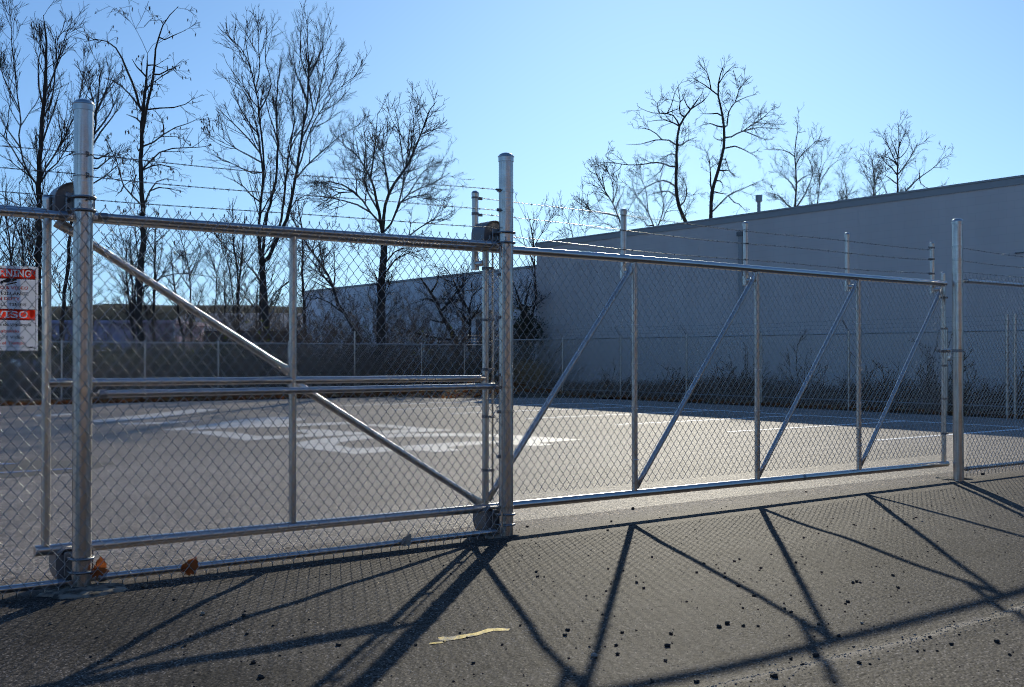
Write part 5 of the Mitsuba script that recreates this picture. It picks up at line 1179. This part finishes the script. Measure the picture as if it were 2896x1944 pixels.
# dense low growth behind the left fence that reads as one mass
n = 5200
a = rg.uniform(-1, 23.5, n)
b = 25.0 + rg.random(n) ** 1.3 * 5.5
top = np.where(a > 9.5, 1.5, 1.4) * (0.45 + 0.55 * meshkit.noise(np.stack([a * 0.8, b, a * 0], -1), 4)) * 1.25
az = rg.random(n) * 6.28
d = np.stack([np.cos(az) * 0.35, np.sin(az) * 0.35, np.ones(n)], -1)
cur = np.stack([a, b, np.full(n, -0.02)], -1)
pts = np.empty((n, 4, 3))
pts[:, 0] = cur
for j in range(1, 4):
    d = d + rg.normal(size=(n, 3)) * 0.25
    d /= np.linalg.norm(d, axis=1, keepdims=True)
    cur = cur + d * (top * (0.5 + 0.7 * rg.random(n)))[:, None] / 3
    pts[:, j] = cur
rad = np.full((n, 1), 0.008) * np.linspace(1, 0.5, 4)[None]
tw, tr = grow(pts, rad, 2.2, 45, 0.25, 0.7, 0.1, rg, 3, 0.2, 0.15, 0.008, 0.006)
k = obj('undergrowth', cat([tubes(pts, rad, 3), tubes(tw, tr, 3)]), 'mat_shrub', smooth=True, kind='stuff')
tag(k, 'dense brown leafless undergrowth behind the left back fence', 'undergrowth')
# evergreen dark honeysuckle mass at the left
c = np.stack([rg.uniform(-8, 12.5, 26000), 26.6 + rg.random(26000) * 3.2, rg.random(26000) ** 0.9 * 1.75], -1)
c[:, 2] *= 0.6 + 0.6 * meshkit.noise(np.stack([c[:, 0] * 0.7, c[:, 1] * 0.7, c[:, 0] * 0], -1), 6)
gap = (np.abs(c[:, 2] - 0.98) < 0.2) & (c[:, 0] < 7.2) & (meshkit.noise(np.stack([c[:, 0] * 1.6, c[:, 0] * 0, c[:, 0] * 0], -1), 12) > 0.42)
c = c[~gap]
k = obj('dark_hedge', leaf_cards(c, 0.10, rg), 'mat_ivy', kind='stuff')
tag(k, 'dark green low growth behind the left back fence', 'hedge')
# a few yellow-green leaves still hanging in the thicket
c = np.stack([rg.uniform(10, 19.5, 700), rg.uniform(25.4, 27.5, 700), rg.uniform(0.5, 2.4, 700)], -1)
c = c[meshkit.noise(np.stack([c[:, 0] * 1.3, c[:, 1], c[:, 2] * 1.5], -1), 5) > 0.60]
k = obj('hanging_leaves', leaf_cards(c, 0.055, rg), 'mat_green_leaf', kind='stuff')
tag(k, 'scattered yellow green leaves left in the thicket', 'leaves')
# ivy clump on the crooked tree
c = rg.normal(size=(2600, 3)) * np.array([0.42, 0.30, 0.42])
c = np.vstack([c * 0.8 + [0.50, 41.0, 2.15], rg.normal(size=(900, 3)) * [0.18, 0.2, 0.5] + [0.55, 41.0, 1.3]])
k = obj('ivy', leaf_cards(c, 0.055, rg), 'mat_ivy', kind='stuff', frame='world')
tag(k, 'dark ivy clump on the crooked tree at the grey building corner', 'ivy')

# tall weeds and dry brush between the right fence and the grey wall
for i, (b, h) in enumerate([(19.7, 0.75), (19.1, 1.15), (18.6, 0.7), (16.9, 0.95), (16.2, 1.15), (15.9, 0.9), (14.6, 1.25), (13.6, 1.75), (13.1, 1.9), (12.2, 1.7), (11.6, 1.25), (10.4, 0.95), (9.6, 1.5), (9.2, 1.3), (8.5, 1.75), (8.0, 1.55), (7.4, 2.0), (6.3, 1.2), (5.4, 1.3)]):
    lv = shrub_mesh((20.5 + 0.8 * rg.random(), b, 0), h * 0.88, 0.2, 5, rg, lv=2)
    k = obj('tall_weed', cat([tubes(p, r * 1.2, 3) for p, r in lv]), 'mat_weed', smooth=True)
    tag(k, ('leftmost', 'second', 'third', 'fourth', 'fifth', 'sixth', 'seventh', 'eighth', 'ninth', 'tenth', 'eleventh', 'twelfth', 'thirteenth', 'fourteenth', 'fifteenth', 'sixteenth', 'seventeenth', 'eighteenth', 'rightmost')[i] + ' tall dead weed, counted from the left along the foot of the grey wall', 'weed', 'dead weeds along the foot of the grey wall')
n = 5600
b = rg.uniform(1, 23.5, n)
a = 20.25 + rg.random(n) * 2.6
dens = 0.35 + 0.85 * meshkit.noise(np.stack([b * 0.5, a * 0.3, b * 0], -1), 14) + np.where(b < 14.5, 0.35, 0.0)
top = 0.62 * dens
cur = np.stack([a, b, np.full(n, -0.02)], -1)
az = rg.random(n) * 6.28
d = np.stack([np.cos(az) * 0.3, np.sin(az) * 0.3, np.ones(n)], -1)
pts = np.empty((n, 4, 3))
pts[:, 0] = cur
for j in range(1, 4):
    d = d + rg.normal(size=(n, 3)) * 0.25
    d /= np.linalg.norm(d, axis=1, keepdims=True)
    cur = cur + d * (top * (0.6 + 0.7 * rg.random(n)))[:, None] / 3
    pts[:, j] = cur
rad = np.full((n, 1), 0.005) * np.linspace(1, 0.5, 4)[None]
tw, tr = grow(pts, rad, 3.0, 45, 0.12, 0.35, 0.1, rg, 3, 0.2, 0.15, 0.006, 0.0045)
k = obj('dead_weeds', cat([tubes(pts, rad, 3), tubes(tw, tr, 3)]), 'mat_weed', smooth=True, kind='stuff')
tag(k, 'strip of dead brown weeds along the foot of the grey wall', 'weeds')


def blades(x, y, n, h, sx, sy, rg, wdt=0.012):
    base = np.stack([x + rg.normal(0, sx, n), y + rg.normal(0, sy, n), np.full(n, -0.01)], -1)
    d = np.stack([rg.normal(0, 0.28, n), rg.normal(0, 0.28, n), np.ones(n)], -1)
    ln = (h * (0.5 + 0.6 * rg.random(n)))[:, None]
    mid = base + d * ln * 0.55
    tip = mid + (d * [1.8, 1.8, 0.75]) * ln * 0.45
    s = np.stack([rg.normal(size=n), rg.normal(size=n), np.zeros(n)], -1)
    s *= wdt / (np.linalg.norm(s, axis=1, keepdims=True) + 1e-9)
    v = np.stack([base - s, base + s, mid + s * 0.8, mid - s * 0.8, tip], 1).reshape(-1, 3)
    i = np.arange(n)[:, None] * 5
    return v, np.vstack([i + [0, 1, 2], i + [0, 2, 3], i + [3, 2, 4]])


gw = np.array([0.33, 38.6, 0]) - ORG
GC = (float(gw @ E1), float(gw @ E2))
k = obj('dry_grass_clump', blades(*GC, 1500, 1.25, 0.30, 0.30, rg), 'mat_drygrass', kind='stuff')
tag(k, 'golden dry grass clump in the back corner by the grey wall', 'dry grass')

# fallen leaves along the back fences
n = 5200
a = np.concatenate([rg.uniform(-6, 16, n), rg.uniform(15.5, 20.5, 1600), 19.4 + rg.random(1300) * 1.6])
b = np.concatenate([23.5 + rg.random(n) ** 1.4 * 2.2, rg.uniform(20.5, 25.5, 1600), rg.uniform(-4, 21, 1300)])
z = np.maximum(0.0, mound(a, b)) + 0.01 + rg.random(len(a)) * 0.05
c = np.stack([a, b, z], -1)
sel = rg.random(len(c)) < 0.72
k = obj('leaf_litter', leaf_cards(c[sel], 0.06, rg), 'mat_litter', kind='stuff')
tag(k, 'rust brown fallen leaves along the foot of the back fences', 'fallen leaves')
k = obj('leaf_litter_001', leaf_cards(c[~sel], 0.055, rg), 'mat_litter_pale', kind='stuff')
tag(k, 'straw pale fallen leaves mixed along the back fences', 'fallen leaves')

# ------------------------------------------------------------------ loose stones and grit on the driveway
ico = trimesh.creation.icosphere(subdivisions=1)
oct_ = trimesh.creation.icosphere(subdivisions=0)


def stone(base, size, rg):
    v = np.array(base.vertices)
    v = v * (0.75 + 0.5 * rg.random((len(v), 1)))
    v = v * size * np.array([1.0, 0.8, 0.62])
    a = rg.random() * 6.28
    R = np.array([[math.cos(a), -math.sin(a), 0], [math.sin(a), math.cos(a), 0], [0, 0, 1]])
    return v @ R.T


known = [(0.29, -0.16, 0.020, 1), (0.31, -0.59, 0.011, 0), (0.32, -0.98, 0.014, 1), (-0.33, -0.74, 0.010, 1), (0.08, -1.41, 0.012, 1), (0.2, -1.9, 0.013, 0), (0.13, -2.14, 0.015, 0), (0.61, -1.86, 0.013, 0), (3.23, 0.23, 0.013, 0), (1.38, -2.69, 0.017, 2),
         (4.49, 0.45, 0.018, 0), (9.26, 0.15, 0.02, 0), (6.54, 0.31, 0.012, 0), (3.9, 0.05, 0.012, 0), (3.6, -0.25, 0.011, 0)]
st = list(known)
while len(st) < 170:
    a, b = rg.uniform(-1.6, 6.5), rg.uniform(-4.0, -0.6)
    if meshkit.noise(np.array([a * 0.8, b * 0.9, 0.0]), 17) < 0.42:
        continue
    if b < -1.1 or rg.random() < 0.3:
        st.append((a, b, rg.uniform(0.0055, 0.0115) * (1.3 if b < -2.6 else 1), 2 if rg.random() < 0.08 else 0))
for a, b, s, kind in st:
    v = stone(ico, s, rg) + np.array([a, b, float(hgt(a, b)) + s * 0.42])
    k = obj('loose_stone', (v, ico.faces), 'mat_stone_pale' if kind == 2 else 'mat_stone' if kind == 0 else 'mat_concrete', smooth=False)
    tag(k, 'pale loose stone on the dark driveway' if kind == 2 else 'brownish loose stone on the driveway near the left post' if kind == 1 else 'small dark loose stone lying on the driveway in front of the gate', 'stone', 'loose stones on the driveway' + (', pale' if kind == 2 else ', brownish' if kind == 1 else ''))


def grit(n, fa, fb, smin, smax):
    a, b = fa(n), fb(n)
    z = hgt(a, b)
    s = smin + (smax - smin) * rg.random(n) ** 2.5
    vs = [stone(oct_, 1.0, rg) for _ in range(24)]
    V = np.stack([vs[i % 24] for i in range(n)]) * s[:, None, None] + np.stack([a, b, z + s * 0.35], -1)[:, None]
    f = (np.asarray(oct_.faces)[None] + (np.arange(n) * 12)[:, None, None]).reshape(-1, 3)
    return V.reshape(-1, 3), f


k = obj('gravel', grit(2600, lambda n: rg.uniform(-2.2, 8.5, n), lambda n: -4.4 + 4.6 * rg.random(n) ** 1.0, 0.0022, 0.0075), 'mat_stone', kind='stuff')
tag(k, 'fine dark grit scattered over the driveway', 'gravel')
k = obj('pale_grit', grit(2400, lambda n: rg.uniform(0.5, 7.0, n), lambda n: SEAM - 0.10 + rg.normal(0, 0.07, n), 0.0015, 0.0060), 'mat_grit', kind='stuff')
tag(k, 'pale grit gathered along the seam of the road edge', 'grit')
k = obj('pale_gravel', grit(1500, lambda n: rg.uniform(-2.2, 8.5, n), lambda n: -4.4 + 4.6 * rg.random(n), 0.0015, 0.004), 'mat_grit', kind='stuff')
tag(k, 'tiny pale gravel specks scattered over the driveway', 'gravel')


# ------------------------------------------------------------------ dry leaves caught at the fence
def dry_leaf(a, b, z, s, rot, curl, m, label, seed):
    r = np.random.default_rng(seed)
    an = np.linspace(0, 2 * np.pi, 46, endpoint=False)
    lob = 1 + 0.10 * np.cos(an * 3 + 1) + 0.08 * np.cos(an * 7 + 1) + 0.07 * r.normal(size=46)
    rings, N = [], 46
    for q in (0.25, 0.5, 0.75, 1.0):
        rr = s * q * (1 + (lob - 1) * q ** 2)
        x, y = rr * np.cos(an), rr * np.sin(an) * 1.25
        rings.append(np.stack([x, -curl * (x / s) ** 2 * s - 0.25 * curl * np.sin(y / s * 2.2) * s + 0.06 * s * r.normal(size=46) * q, y], -1))
    v = np.vstack([[[0, 0, 0]]] + rings)
    f = [(0, 1 + k, 1 + (k + 1) % N) for k in range(N)]
    for j in range(3):
        f += [(1 + j * N + k, 1 + (j + 1) * N + k, 1 + (j + 1) * N + (k + 1) % N) for k in range(N)] + [(1 + j * N + k, 1 + (j + 1) * N + (k + 1) % N, 1 + j * N + (k + 1) % N) for k in range(N)]
    R = trimesh.transformations.euler_matrix(*rot)[:3, :3]
    stem = bent(np.array([[0, 0, -s * 0.2], [0.004, -0.005, -s * 1.0], [0.012, -0.01, -s * 1.7]]) @ R.T + [a, b, z], 0.0016, 5)
    k = obj('dry_leaf', cat([(v @ R.T + [a, b, z], np.array(f)), stem]), m, smooth=False)
    tag(k, label, 'leaf', 'dry leaves caught on the front fence' if False else None)


dry_leaf(0.078, -0.028, 0.105, 0.046, (0.2, 0.25, 0.3), 0.5, 'mat_leaf_orange', 'rust orange dry leaf caught against the foot of the left post', 3)
dry_leaf(0.590, -0.033, 0.055, 0.044, (0.15, 0.7, -0.15), 0.45, 'mat_leaf_orange', 'rust orange dry leaf caught on the bottom rail between the left and middle posts', 5)
dry_leaf(2.035, -0.033, 0.062, 0.036, (0.1, 0.9, 0.2), 0.4, 'mat_leaf_grey', 'pale grey dry leaf caught on the bottom rail nearer the middle post', 7)
